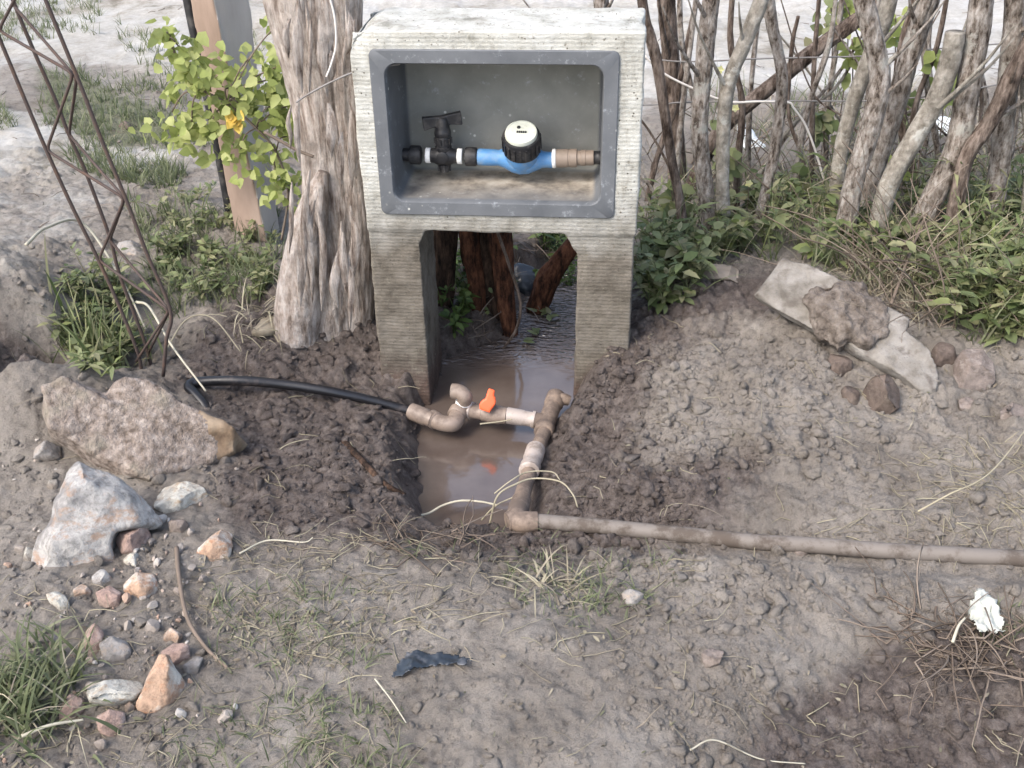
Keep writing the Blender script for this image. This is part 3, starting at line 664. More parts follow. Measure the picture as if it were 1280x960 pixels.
hd = unit(BXv*1+BN*.25+up*.10); hn = unit(np.cross(up, hd)); Rm = np.stack([hd, hn, np.cross(hd, hn)], 1)
for s in (-1, 1):                                      # two flared wings
    Vw_, Fw_ = box((0, 0, 0), (1, 1, 1)); Vw_ = Vw_+.5
    x = Vw_[:, 0]; w_ = .012+.004*x; h_ = .019+.010*x
    loc = np.stack([s*x*.043, (Vw_[:, 1]-.5)*w_, (Vw_[:, 2]-.5)*h_-.002*x], 1)
    if s < 0: Fw_ = Fw_[:, ::-1]
    mb.add(hc+loc@Rm.T, Fw_)
V, F = mb.get(); V, F = voxel(V, F, .0016, 2); mk('wing_handle', V, F, M['black'], sv)
# elbow of the valve into the left wall
uc = empty('pipe_union', tuple(bp(717, 212)), 'tan brown threaded pipe union on the right of the blue meter', 'pipe fitting')
b0, b1 = bp(690, 198), bp(748, 197)
mb = MB(); f = lambda x: (x-690)/58
mb.add(*lathe(b0, b1, [(f(695), .018), (f(696), .0205), (f(710), .0205), (f(710.5), .0192), (f(712), .0192), (f(712.5), .0205), (f(721), .0205), (f(722), .0165), (f(726), .0165), (f(726.5), .0178), (f(732), .0178), (f(732.5), .017), (f(742), .017), (f(742.5), .0145)], 12))
V, F = mb.get(); mk('union_body', V, F, M['brass'], uc, sharp=35)
mk('sealing_tape', *lathe(b0, b1, [(0, .0175), (.01, .0205), (.06, .0215), (.09, .0195)]), M['tape'], uc)
mk('pipe_end', *lathe(b0, b1, [(f(742.5), .0148), (1.12, .0148)]), M['black'], uc)
# ------------------------------------------------------------------ brown pipework in the trench
pw = empty('pipework', tuple(PZ(600, 560, .0)), 'muddy brown pipework crossing the wet trench with a small orange tap', 'pipework')
mb = MB()
h0, h1 = PZ(513, 514, zc+.008), PZ(541, 525, zc+.003)
mb.add(*lathe(h0, h1, [(0, .016), (.02, .0205), (.7, .0205), (.75, .0185), (1, .0185)]))
V, F = mb.get(); mk('coupling', V, F, M['pvc'], pw, sharp=40)
mb = MB()
mb.add(*tube([PZ(538, 523, zc), PZ(553, 529, zc), PZ(566, 529, zc), PZ(572, 520, zc+.004), PZ(577, 509, zc+.01)], [.0185, .0185, .020, .0195, .0185], 22, n=26))
mb.add(*lathe(PZ(538, 522, zc), PZ(546, 527, zc), [(0, .017), (.1, .021), (.9, .021), (1, .018)])); mb.add(*lathe(PZ(570, 520, zc+.005), PZ(574, 513, zc+.008), [(0, .02), (.1, .022), (.9, .022), (1, .018)]))
V, F = mb.get(); mk('elbow', V, F, M['pvc'], pw, sharp=50)
mb = MB()
mb.add(*tube([PZ(577, 512, zc+.005), PZ(580, 503, zc+.028), PZ(581, 496, zc+.045), PZ(574, 490, zc+.055), PZ(565, 489, zc+.055)], [.0165, .0165, .018, .018, .0185], 22, n=26))
V, F = mb.get(); mk('elbow', V, F, M['pvc'], pw, sharp=50)
mk('joint_ring', *lathe(PZ(579.5, 506, zc+.02), PZ(580, 501, zc+.03), [(0, .017), (.1, .0195), (.9, .0195), (1, .017)]), M['tape'], pw)
mk('pipe', *tube([PZ(576, 512, zc+.005), PZ(592, 514, zc+.005), PZ(604, 516, zc+.005)], [.0185, .0175, .0175], 20, n=8), M['pvc'], pw, sharp=40)
mk('joint_ring', *lathe(PZ(588, 513, zc+.005), PZ(591, 514, zc+.005), [(0, .0175), (.1, .021), (.9, .021), (1, .0175)]), M['pvcpale'], pw)
v0, v1 = PZ(602, 516, zc+.005), PZ(634, 520, zc+.003)
mb = MB(); mb.add(*lathe(v0, v1, [(0, .017), (.03, .0195), (.2, .0195), (.3, .022), (.7, .022), (.8, .0195), (.97, .0195), (1, .017)]))
vm = PZ(614, 516, zc+.01); mb.add(*lathe(vm, vm+np.array([-.0, -.0, .028]), [(0, .012), (1, .010)], 16))
V, F = mb.get(); tv = mk('tap_body', V, F, M['pvc'], pw, sharp=40)
ht = PZ(616, 488, zc+.07); hb = PZ(607, 513, zc+.028); hx = unit(ht-hb); sx = unit(np.cross(hx, CF)); nx3 = np.cross(hx, sx)
mb = MB(); ln = np.linalg.norm(ht-hb)
for t, w, th in ((.08, .026, .014), (.22, .030, .014), (.36, .030, .013), (.5, .026, .012), (.64, .021, .012), (.78, .017, .011), (.93, .016, .011)):
    mb.add(*box(hb+hx*ln*t+sx*.003*math.sin(t*9), (w, th, ln*.22), np.stack([sx, nx3, hx], 1)))
V, F = mb.get(); V, F = voxel(V, F, .002, 5); mk('orange_handle', V, F, M['orange'], tv)
mk('socket', *lathe(PZ(633, 519, zc+.003), PZ(670, 525, zc), [(0, .017), (.02, .0195), (.55, .019), (.6, .0175), (.86, .0175), (.88, .0205), (.98, .0205), (1, .017)]), M['pvcpale'], pw, sharp=40)
mb = MB()                                              # upper tee and stub
mb.add(*tube([PZ(668, 525, zc), PZ(683, 527, zc)], [.0185, .0185], 20, n=4))
mb.add(*tube([PZ(694, 499, zc+.008), PZ(684, 527, zc), PZ(680, 541, zc)], [.020, .0205, .0195], 22, n=16))
mb.add(*lathe(PZ(696, 494, zc+.010), PZ(691, 508, zc+.006), [(0, .019), (.1, .023), (.8, .023), (1, .02)])); mb.add(*lathe(PZ(682, 533, zc), PZ(679, 541, zc), [(0, .02), (.1, .0225), (.9, .0225), (1, .02)]))
mb.add(*tube([PZ(694, 500, zc+.01), PZ(704, 499, zc+.012), PZ(712, 501, zc+.008)], [.017, .015, .012], 14, n=8))
V, F = mb.get(); mk('tee', V, F, M['pvcmud'], pw, sharp=50)
mb = MB()
mb.add(*tube([PZ(681, 538, zc), PZ(667, 574, zc+.01), PZ(655, 612, .072), PZ(648, 640, ze)], .0165, 20, n=30))
V, F = mb.get(); mk('pipe', V, F, M['pvcmud'], pw)
mk('coupling', *lathe(PZ(670, 561, zc+.008), PZ(661, 590, zc+.02), [(0, .018), (.03, .0215), (.45, .0215), (.5, .0195), (.6, .0195), (.75, .0225), (.97, .0225), (1, .018)]), M['pvcpale'], pw, sharp=40)
mb = MB(); mb.add(*tube([PZ(652, 625, ze-.012), PZ(646, 645, ze), PZ(650, 652, ze), PZ(672, 652, ze)], [.02, .022, .022, .020], 20, n=20))
mb.add(*lathe(PZ(650, 648, ze), PZ(634, 652, ze), [(0, .02), (.6, .021), (1.0, .0185)]))
V, F = mb.get(); mk('elbow', V, F, M['pvcmud'], pw, sharp=50)
mk('long_pipe', *tube(LP, .0150, 20, n=160), M['pvcgrey'], pw)

hs = mk('black_hose', *tube([PZ(300, 560, .06), PZ(268, 535, .10), PZ(256, 508, .13), PZ(243, 492, .145), PZ(236, 482, .15), PZ(252, 477, .15), PZ(300, 476, .15), PZ(350, 480, .135), PZ(410, 489, .115), PZ(465, 501, .085), PZ(516, 515, zc+.008)], .0115, 16, n=120), M['hose'])
tag(hs, 'black plastic hose curving over the mud from behind the stone block to the pipework', 'hose')

# ------------------------------------------------------------------ stones
def plane_pts(O2, c, nrm):
    O2 = np.array(O2, float); r = ray(O2[:, 0], O2[:, 1]); t = ((c-CAM)@nrm)/(r@nrm); return CAM+r*t[:, None]
def outline_solid(O2, lift=.02, thick=.06, up=.55, front=.72, name='stone', mat=None, vox=.004, amp=.004, fr=22, smooth=3, seed=0, facet=.0, label=None, cat='stone', group=None, back=.8, cpx=None, parent=None, skew=(0, 0), cuts=46):
    """a solid whose widest section is the traced outline; it has its own depth in front of and behind that section"""
    O2 = np.array(O2, float)
    A = .5*np.sum(O2[:, 0]*np.roll(O2[:, 1], -1)-np.roll(O2[:, 0], -1)*O2[:, 1])
    if A < 0: O2 = O2[::-1]
    c2 = O2.mean(0) if cpx is None else np.array(cpx, float)
    c = G(c2[0], c2[1])+np.array([0, 0, lift]); v = unit(CAM-c); n = unit(v+up*np.array([0, 0, 1.]))
    P = plane_pts(O2, c, n); cc = P.mean(0); r_ = np.random.default_rng(seed+5)
    k = len(P); jt = r_.normal(0, 1, (k, 1))*thick*.12
    Fv = cc+(P-cc)*(front+r_.normal(0, .05, (k, 1)))+n*(thick*.5+jt)+np.array([skew[0], 0, skew[1]])
    Bv = cc+(P-cc)*(back+r_.normal(0, .05, (k, 1)))-n*thick*.6
    V = np.concatenate([Fv, P, Bv, [Fv.mean(0)+n*thick*.06], [Bv.mean(0)]]); j = np.arange(k); j2 = (j+1) % k
    F4 = np.concatenate([np.stack([j, k+j, k+j2, j2], -1), np.stack([k+j, 2*k+j, 2*k+j2, k+j2], -1)])
    F3 = np.concatenate([np.stack([j, j2, np.full(k, 3*k)], -1), np.stack([2*k+j2, 2*k+j, np.full(k, 3*k+1)], -1)])
    def dp(Q, N): 
        d = fbm3(Q*fr, 4, seed)*amp+fbm3(Q*fr*.3, 2, seed+9)*amp*1.2
        return d+facet*(1-2*np.abs(fbm3(Q*fr*.5+9, 2, seed+3)))
    V, F = voxel(V, [F3, F4], vox, smooth, None)
    if cuts:
        ce = V.mean(0)
        for q in range(cuts):
            nn_ = unit(r_.normal(0, 1, 3)); 
            if nn_@n < .42: continue                   # keep the traced outline
            pr_ = (V-ce)@nn_; dd_ = pr_.max()*r_.uniform(.5, .92); V = V-np.maximum(pr_-dd_, 0)[:, None]*nn_*.92
    fn_ = F[-1]; nn2 = np.cross(V[fn_[:, 2]]-V[fn_[:, 0]], V[fn_[:, 3 if fn_.shape[1] == 4 else 1]]-V[fn_[:, 1]]); NN = np.zeros_like(V)
    for q in range(fn_.shape[1]):
        for w_ in range(3): NN[:, w_] += np.bincount(fn_[:, q], nn2[:, w_], len(V))
    NN = unit(NN); V = V+NN*dp(V, NN)[:, None]
    o = mk(name, V, F, mat, parent)
    if label: tag(o, label, cat, group)
    return o
GR = 'loose stones piled at lower left'
blk = outline_solid([(57, 494), (75, 480), (118, 487), (128, 500), (142, 483), (158, 478), (185, 482), (225, 500), (268, 522), (300, 545), (312, 556), (300, 572), (262, 592), (190, 612), (120, 580), (60, 546), (52, 520)],
    .085, .13, .35, .9, 'stone_block', M['block'], .005, .007, 24, 2, 1, .004, cuts=0, label='large pinkish brown stone block with a notched top, biggest of the rocks', cat='stone', back=.9)
blk.data.materials.append(M['ochre'])                    # the freshly broken, ochre right end
_c = np.empty(len(blk.data.polygons)*3, np.float32); blk.data.polygons.foreach_get('center', _c); _c = _c.reshape(-1, 3)+np.array(blk.location)
_e = G(272., 575.); blk.data.polygons.foreach_set('material_index', ((_c[:, 0]+.35*_c[:, 2]+fbm2(_c[:, 1]*30, _c[:, 2]*30, 3, 4)*.018) > _e[0]+.35*(_e[2]+.05)).astype(np.int32))
outline_solid([(93, 575), (122, 588), (152, 600), (178, 622), (203, 655), (180, 662), (150, 668), (140, 690), (146, 722), (120, 738), (85, 738), (38, 728), (44, 690), (60, 652), (78, 610)],
    .085, .10, .15, .72, 'rock', M['whiterock'], .004, .006, 26, 0, 2, .006, cuts=9, label='large white and grey rock leaning below the stone block', group=GR)
outline_solid([(198, 598), (220, 594), (245, 597), (262, 614), (258, 640), (240, 657), (212, 646), (192, 634), (190, 612)], .03, .07, .5, .6, 'rock', M['palerock'], .0035, .007, 30, 1, 3, .004, label='cream and brown rock tucked under the right end of the stone block', group=GR)
outline_solid([(278, 657), (292, 662), (291, 682), (282, 705), (272, 718), (252, 719), (243, 706), (246, 688), (262, 670)], .018, .05, .5, .6, 'rock', M['orangerock'], .003, .003, 30, 1, 4, .003, label='smooth orange rock with a white lower end lying alone on the mud', group=GR)
stones = [
 ([(138, 668), (160, 660), (180, 648), (191, 668), (182, 690), (152, 692)], 'pinkrock', 'grey stone with an orange top wedged against the big white rock'),
 ([(152, 694), (168, 687), (184, 700), (174, 716), (155, 710)], 'palerock', 'small pale stone with a white face below the grey and orange stone'),
 ([(112, 718), (128, 708), (141, 722), (136, 738), (114, 740)], 'whiterock', 'white chunk at the foot of the big white rock'),
 ([(155, 728), (172, 714), (192, 712), (198, 735), (186, 752), (172, 762), (156, 756)], 'orangerock', 'lumpy pale orange rock just below the white chunk'),
 ([(55, 738), (72, 735), (86, 752), (88, 766), (76, 766), (62, 752)], 'palerock', 'flat cream sliver of stone pointing down right of the white rock foot'),
 ([(90, 736), (102, 727), (115, 738), (112, 753), (95, 754)], 'orangerock', 'small orange stone under the big white rock'),
 ([(118, 738), (136, 730), (152, 742), (148, 758), (126, 758)], 'pinkrock', 'dull reddish stone between two orange ones'),
 ([(32, 684), (41, 678), (44, 690), (40, 708), (31, 713), (28, 700)], 'palerock', 'upright cream pebble left of the big white rock'),
 ([(62, 598), (70, 594), (75, 602), (71, 613), (62, 616), (58, 607)], 'palerock', 'small white oval pebble above the big white rock'),
 ([(107, 785), (118, 778), (130, 790), (126, 812), (114, 826), (105, 806)], 'pinkrock', 'pinkish stone standing on edge in dry grass'),
 ([(124, 802), (140, 793), (158, 800), (164, 818), (145, 832), (128, 824)], 'greyrock', 'dusty grey stone beside the pinkish stone'),
 ([(104, 862), (120, 850), (148, 844), (178, 848), (180, 860), (168, 874), (140, 883), (108, 880)], 'palerock', 'white oblong rock behind the green grass tuft'),
 ([(200, 819), (212, 818), (220, 836), (233, 856), (226, 870), (206, 880), (182, 896), (169, 882), (184, 852)], 'orangerock', 'long wedge rock with orange streaks, lowest orange one'),
 ([(74, 884), (88, 868), (104, 874), (107, 892), (92, 908), (74, 902)], 'pinkrock', 'brown stone half in the green grass tuft'),
 ([(120, 896), (136, 887), (156, 890), (158, 905), (142, 922), (124, 914)], 'pinkrock', 'reddish grey stone, lowest of the pile'),
 ([(155, 882), (162, 876), (169, 884), (166, 894), (157, 893)], 'orangerock', 'tiny orange stone between white oblong rock and wedge rock'),
 ([(200, 812), (216, 800), (236, 806), (238, 826), (220, 838), (204, 828)], 'pinkrock', 'brown stone above the long wedge rock'),
 ([(202, 792), (214, 785), (228, 794), (222, 806), (206, 806)], 'orangerock', 'small rusty stone topmost of the lower pile'),
 ([(230, 832), (246, 815), (254, 822), (244, 848), (232, 850)], 'greyrock', 'splintered grey brown stone right of the wedge rock'),
 ([(42, 560), (58, 552), (76, 556), (78, 570), (60, 576), (42, 572)], 'greyrock', 'rounded dusty stone left under the stone block'),
 ([(60, 796), (72, 790), (80, 800), (74, 812), (60, 812)], 'greyrock', 'grey lump half buried above the green grass tuft'),
 ([(210, 650), (224, 646), (236, 655), (230, 668), (212, 666)], 'dirtclod', 'brown clod under the cream and brown rock'),
 ([(138, 640), (152, 634), (160, 650), (150, 660), (138, 655)], 'whiterock', 'grey white nub resting on the big white rock side'),
]
for i, (o2, mt, lb_) in enumerate(stones):
    w = max(p[0] for p in o2)-min(p[0] for p in o2); s = w/560
    outline_solid(o2, s*.26, s*.9, .5, .6, 'rock', M[mt], max(.0018, s*.035), s*.035, 2.2/s, 0, 20+i, s*.03, label=lb_, group=GR)
GC = 'earth clods beside the broken slab'
slab = outline_solid([(978, 322), (1010, 336), (1040, 351), (1080, 370), (1112, 386), (1137, 402), (1133, 417), (1160, 442), (1167, 466), (1172, 492), (1154, 500), (1122, 474), (1090, 455), (1060, 438), (1030, 421), (985, 395), (941, 370)],
    .085, .035, .9, .985, 'broken_slab', M['slab'], .0035, .0022, 40, 1, 60, cuts=0, label='broken grey mortar slab lying on the right bank under a heap of mud', cat='slab', back=.95)
mudo = outline_solid([(1004, 380), (1013, 362), (1040, 352), (1070, 360), (1098, 374), (1114, 392), (1106, 416), (1085, 436), (1062, 430), (1046, 438), (1030, 426), (1014, 406)], .13, .06, .9, .62, 'mud_heap', M['mudheap'], .0035, .012, 48, 2, 61, .006, cuts=2, label='brown mud heap dumped on the broken grey slab', cat='mud')
cl = [([(1192, 450), (1205, 436), (1228, 432), (1246, 448), (1248, 475), (1232, 496), (1208, 494), (1190, 476)], 'clod', 'large round grey clod at the right edge', 'dirtclod'),
 ([(1074, 482), (1090, 468), (1115, 466), (1130, 486), (1130, 510), (1108, 526), (1086, 514), (1074, 500)], 'clod', 'dark brown clod leaning on the lower edge of the slab', 'mud'),
 ([(1164, 440), (1176, 426), (1194, 430), (1200, 448), (1184, 460), (1168, 456)], 'clod', 'brown clod between slab and large round clod', 'mud'),
 ([(1246, 510), (1262, 500), (1284, 504), (1286, 526), (1266, 534), (1248, 526)], 'clod', 'flat grey clod below the large round clod', 'dirtclod'),
 ([(1040, 434), (1064, 438), (1066, 468), (1058, 480), (1044, 474), (1034, 450)], 'clod', 'upright wedge of mud hanging below the mud heap', 'mud'),
 ([(1052, 486), (1066, 476), (1076, 490), (1072, 508), (1056, 508)], 'clod', 'small dark clod left of the dark brown clod', 'mud'),
 ([(1196, 500), (1210, 494), (1224, 502), (1216, 514), (1200, 514)], 'clod', 'small dusty clod under the large round clod', 'dirtclod'),
 ([(938, 676), (948, 670), (960, 678), (956, 692), (942, 692)], 'clod', 'mud lump stuck to the front of the long pipe', 'dirtclod'),
 ([(990, 684), (1004, 680), (1016, 688), (1006, 697), (992, 696)], 'clod', 'second mud lump at the long pipe, further right', 'dirtclod'),
 ([(775, 742), (790, 734), (806, 740), (804, 754), (784, 757)], 'rock', 'grey pebble in the faint green grass', 'greyrock'),
 ([(876, 816), (890, 806), (906, 814), (902, 832), (882, 834)], 'clod', 'pale clod on the right foreground soil', 'dirtclod'),
 ([(452, 372), (461, 366), (471, 374), (468, 386), (455, 386)], 'rock', 'pale pebble between tree trunk and concrete leg', 'palerock'),
 ([(165, 212), (178, 206), (188, 211), (184, 219), (168, 220)], 'rock', 'pale stone on the far sandy ground', 'palerock'),
 ([(146, 300), (168, 296), (184, 308), (180, 328), (156, 332), (142, 318)], 'rock', 'greyish stone behind the rebar lattice', 'greyrock'),
 ([(145, 156), (158, 152), (174, 155), (170, 166), (150, 166)], 'clod', 'dark clod far back on pale ground', 'mud')]
for i, (o2, nm, lb_, mt) in enumerate(cl):
    w = max(p[0] for p in o2)-min(p[0] for p in o2); s = w/430
    outline_solid(o2, s*.25, s*1.0, .5, .72, nm, M[mt], max(.003, s*.05), s*.10, 1.7/s, 2, 70+i, label=lb_, cat=nm.replace('rock', 'stone'), group=GC if nm == 'clod' and o2[0][0] > 1000 and o2[0][1] < 600 else None)
pl = outline_solid([(872, 328), (900, 330), (931, 335), (929, 352), (898, 350), (868, 346)], .03, .02, .7, .95, 'wood_piece', M['wood'], .003, .002, 30, 1, 90, label='short weathered board end among the weeds on the right bank', cat='board')

# ------------------------------------------------------------------ rebar lattice on the left
yb = float(G(195, 462)[1])
lat = empty('rebar_lattice', tuple(G(190, 462)), 'rusty triangular rebar lattice girder leaning left out of the ground', 'rebar girder')
def YP(L, y): L = np.array(L, float); return RY(L[:, 0], L[:, 1], y)
Rc = YP([(30, -70), (57, 0), (98, 100), (127, 175), (157, 248), (184, 318), (213, 388), (208, 425), (204, 470)], yb-.08)
Lc = YP([(-60, -70), (-30, -16), (0, 50), (30, 122), (58, 188), (90, 258), (123, 325), (150, 385), (172, 440), (178, 470)], yb)
Mc = YP([(-10, -70), (18, 5), (45, 70), (68, 122), (86, 168), (107, 215), (137, 296), (150, 345), (180, 425), (192, 470)], yb+.05)
for P_ in (Rc, Lc, Mc): mk('chord_bar', *tube(P_, .0042, 8, n=40), M['rust'], lat)
zz1 = [(-60, -60), (40, -42), (-2, 38), (92, 92), (58, 188), (156, 248), (123, 325), (212, 388), (170, 452)]
zz2 = [(18, 8), (96, 98), (86, 168), (156, 248), (137, 300), (212, 388), (186, 440)]
def zig(L, odd):
    P_ = [RY(np.float64(a), np.float64(b), (yb-.072) if (i % 2 == odd) else y0) for i, (a, b) in enumerate(L)]; Q = []
    for i in range(len(P_)-1):
        for t in (0.0, .06, .12, .3, .5, .7, .88, .94): Q.append(P_[i]*(1-t)+P_[i+1]*t)
    Q.append(P_[-1]); Q = np.array(Q); 
    for _ in range(2): Q[1:-1] = Q[1:-1]*.6+(Q[:-2]+Q[2:])*.2
    return Q
y0 = yb+.004; mk('zigzag_bar', *tube(zig(zz1, 1), .0032, 8), M['rust'], lat)
y0 = yb+.05; mk('zigzag_bar', *tube(zig(zz2, 1), .0032, 8), M['rust'], lat)

# ------------------------------------------------------------------ post with black pipe, and the tree
yp = float(G(318, 292)[1]); pb = RY(np.float64(312), np.float64(300), yp)
post = empty('wooden_post', tuple(pb), 'square leaning post with orange left face and grey right face behind the vine', 'post')
def prism(edges_b, edges_t):                           # four edge points bottom/top
    V = np.concatenate([edges_b, edges_t]); F = np.array([[0, 1, 5, 4], [1, 2, 6, 5], [2, 3, 7, 6], [3, 0, 4, 7], [3, 2, 1, 0], [4, 5, 6, 7]]); return V, F
def RYv(px, py, y): return RY(np.float64(px), np.float64(py), y)
eb = np.array([RYv(296, 305, yp), RYv(334, 305, yp-.06), RYv(352, 300, yp+.05), RYv(322, 290, yp+.13)])
et = np.array([RYv(228, -40, yp+.02), RYv(258, -40, yp-.04), RYv(306, -40, yp+.07), RYv(280, -40, yp+.15)])
V, F = prism(eb, et)
def sub(V, F, vox, sm, dp): return voxel(V, F, vox, sm, dp)
V2, F2 = voxel(V, F[:, ::-1], .006, 2, lambda P, N: fbm3(P*np.array([20, 20, 5]), 3, 6)*.004)
pm = mk('post_body', V2, F2, M['postO'], post); pm.data.materials.append(M['postG'])
nP = np.array([0.72, -.7, 0])                          # the grey side is the one turned right
fno = np.empty(len(pm.data.polygons)*3, np.float32); pm.data.polygons.foreach_get('normal', fno); fno = fno.reshape(-1, 3)
e1 = unit(np.cross(eb[2]-eb[1], et[1]-eb[1]));
if e1[0] < 0: e1 = -e1
e0 = unit(np.cross(eb[1]-eb[0], et[0]-eb[0])); 
if e0[1] > 0: e0 = -e0
pm.data.polygons.foreach_set('material_index', ((fno@e1) > (fno@e0)).astype(np.int32))
bpipe = mk('black_pipe', *tube([RYv(292, 290, yp+.10), RYv(268, 160, yp+.10), RYv(235, 0, yp+.12), RYv(228, -50, yp+.12)], .014, 14, n=30), M['black'])
tag(bpipe, 'black pipe standing behind the left face of the leaning post', 'pipe')

tb = G(400, 392); yt = float(tb[1])
tree = empty('tree', tuple(tb), 'thick tree trunk with pale shredded bark left of the meter housing', 'tree')
def barkdisp(seed, amp, fth=3.5, fz=3.0):
    def f(a, t, P):
        A = np.broadcast_to(a, (t.shape[0], a.shape[1])); TT = np.broadcast_to(t, A.shape)
        x = np.cos(A)*fth; y = np.sin(A)*fth; Q = np.stack([x, y, TT*fz+.15*np.sin(A*2)], -1).reshape(-1, 3)
        r = 1-np.abs(fbm3(Q*np.array([1.7, 1.7, 1]), 4, seed)); q = fbm3(Q*np.array([5, 5, 1.6]), 3, seed+7)
        mod = .35+.9*sstep(-.3, .4, fbm3(Q*.8+3, 2, seed+4)); f4 = fbm3(Q*np.array([14, 14, 3.5]), 3, seed+8)
        return ((r-.75)*amp*1.7*mod+q*amp*.6+f4*amp*.35+fbm3(Q*.35, 2, seed+2)*amp*1.3).reshape(A.shape)
    return f
def yv(L, dy=0): return np.array([RY(np.float64(a), np.float64(b), yt+dy) for a, b in L])
V, F = tube(yv([(404, 418), (408, 385), (413, 340), (417, 280), (416, 220), (406, 150), (396, 80), (385, 0), (370, -120), (362, -260)], .05), [.105, .098, .088, .080, .070, .070, .078, .094, .10, .10], 150, n=320, disp=barkdisp(3, .065, 1.5, 12))
mk('trunk', V, F, M['treebark'], tree)
V, F = tube(yv([(372, 420), (374, 385), (379, 340), (386, 290), (394, 250), (404, 215)], -.03), [.062, .060, .056, .046, .032, .012], 80, n=130, disp=barkdisp(13, .05, 1.3, 5))
mk('root_flare', V, F, M['treeend'], tree)
V, F = tube(yv([(440, 415), (442, 380), (444, 320), (442, 250), (436, 180), (428, 90), (424, -20), (418, -140)], .03), [.055, .050, .048, .045, .042, .046, .05, .05], 80, n=160, disp=barkdisp(23, .09, 1.5, 12))
mk('side_trunk', V, F, M['treebark'], tree)
mb = MB()                                              # loose strips of bark
for i in range(34):
    x0 = rnd.uniform(360, 450); y0_ = rnd.uniform(-30, 320); ln = rnd.uniform(40, 130); w = rnd.uniform(.004, .013)
    cxx = 400+.02*y0_
    off = -.055-.02*rnd.random()-.04*(1-((x0-cxx)/55)**2) if abs(x0-cxx) < 50 else .02
    Pp = np.array([RY(np.float64(x0+rnd.uniform(-4, 4)+t*rnd.uniform(-3, 5)), np.float64(y0_+ln*t), yt+off-.012*math.sin(t*3)) for t in (0, .35, .7, 1)])
    Pq = catmull(Pp, 12); ww = w*np.sin(np.linspace(.25, 3.0, 12))[:, None]; s_ = np.array([1, .3, 0])
    V = np.concatenate([Pq-s_*ww, Pq+s_*ww, Pq+np.array([0, -.003, 0])]); k = 12; j = np.arange(k-1)
    mb.add(V, np.concatenate([np.stack([j, j+1, 2*k+j+1, 2*k+j], -1), np.stack([2*k+j, 2*k+j+1, k+j+1, k+j], -1)]))
V, F = mb.get(); mk('bark_strips', V, F, M['treebark'], tree)

# ------------------------------------------------------------------ live stake fence on the right
def wob(P, amp, seed):
    r = np.random.default_rng(seed); P = P.copy(); P[1:-1] += r.normal(0, amp, (len(P)-2, 3)); return P
stk = [
 ([(888, 300), (886, 270), (874, 167), (880, 67), (890, 0), (896, -80)], 25, 0, 'stake', 'leftmost upright grey stake, nearly straight'),
 ([(908, 300), (903, 225), (910, 117), (936, 43), (951, 0), (975, -80)], 22, .02, 'stake', 'peeling stake bending right just beside the leftmost stake'),
 ([(944, 290), (960, 225), (972, 180), (978, 100), (966, 33), (960, -10), (955, -80)], 17, .03, 'stake', 'slim stake standing behind the dark slanting trunk'),
 ([(852, 262), (870, 215), (890, 180), (916, 147), (970, 100), (1020, 60), (1062, 32), (1120, -10)], 21, .10, 'stake2', 'dark trunk slanting low to the right across the gap'),
 ([(1055, 300), (1066, 235), (1083, 173), (1101, 100), (1087, 33), (1078, -10), (1070, -80)], 29, -.03, 'stake', 'thick bent stake in the middle of the fence'),
 ([(1040, 290), (1050, 200), (1062, 143), (1085, 77), (1105, 20), (1125, -60)], 22, .10, 'stake', 'lichen spotted stake left behind the thick bent one'),
 ([(1080, 290), (1093, 217), (1120, 133), (1137, 67), (1160, 0), (1180, -80)], 29, .05, 'stake', 'pale blotched stake right behind the thick bent one'),
 ([(1095, 300), (1108, 240), (1143, 173), (1173, 120), (1190, 70), (1194, 40)], 29, -.05, 'stake', 'cut off stake leaning right with a blunt dark top'),
 ([(1140, 310), (1160, 262), (1194, 187), (1211, 110), (1222, 33), (1232, -80)], 33, -.02, 'stake', 'thickest grey stake, leaning slightly right near the right edge'),
 ([(1190, 300), (1206, 207), (1238, 150), (1267, 93), (1300, 30), (1330, -40)], 23, -.08, 'stake2', 'dark brown stake leaning strongly right at the edge'),
 ([(1236, 300), (1250, 207), (1258, 117), (1266, 33), (1272, -80)], 27, .06, 'stake', 'upright grey stake behind the dark leaning one'),
 ([(858, 300), (851, 262), (840, 200), (821, 83), (808, 20), (800, -40)], 15, -.05, 'stake2', 'split grey slat leaning left against the housing side'),
 ([(848, 250), (845, 180), (839, 90), (833, 0), (830, -80)], 26, .18, 'stake2', 'broad brown stake right behind the meter housing'),
 ([(1150, 270), (1130, 180), (1124, 110), (1130, 50), (1150, -20)], 16, .22, 'stake2', 'thin stake deep behind the pale blotched one'),
 ([(1020, 250), (1000, 190), (988, 140), (990, 60), (998, 20)], 6, .1, 'stake2', 'thin dry stick between slim stake and middle stakes'),
 ([(1290, 300), (1296, 200), (1290, 100), (1300, 0)], 30, .0, 'stake', 'grey stake cut by the right picture edge'),
 ([(768, 262), (757, 60), (752, 20), (748, -60)], 22, .35, 'stake', 'pale stub of trunk showing above the housing top'),
]
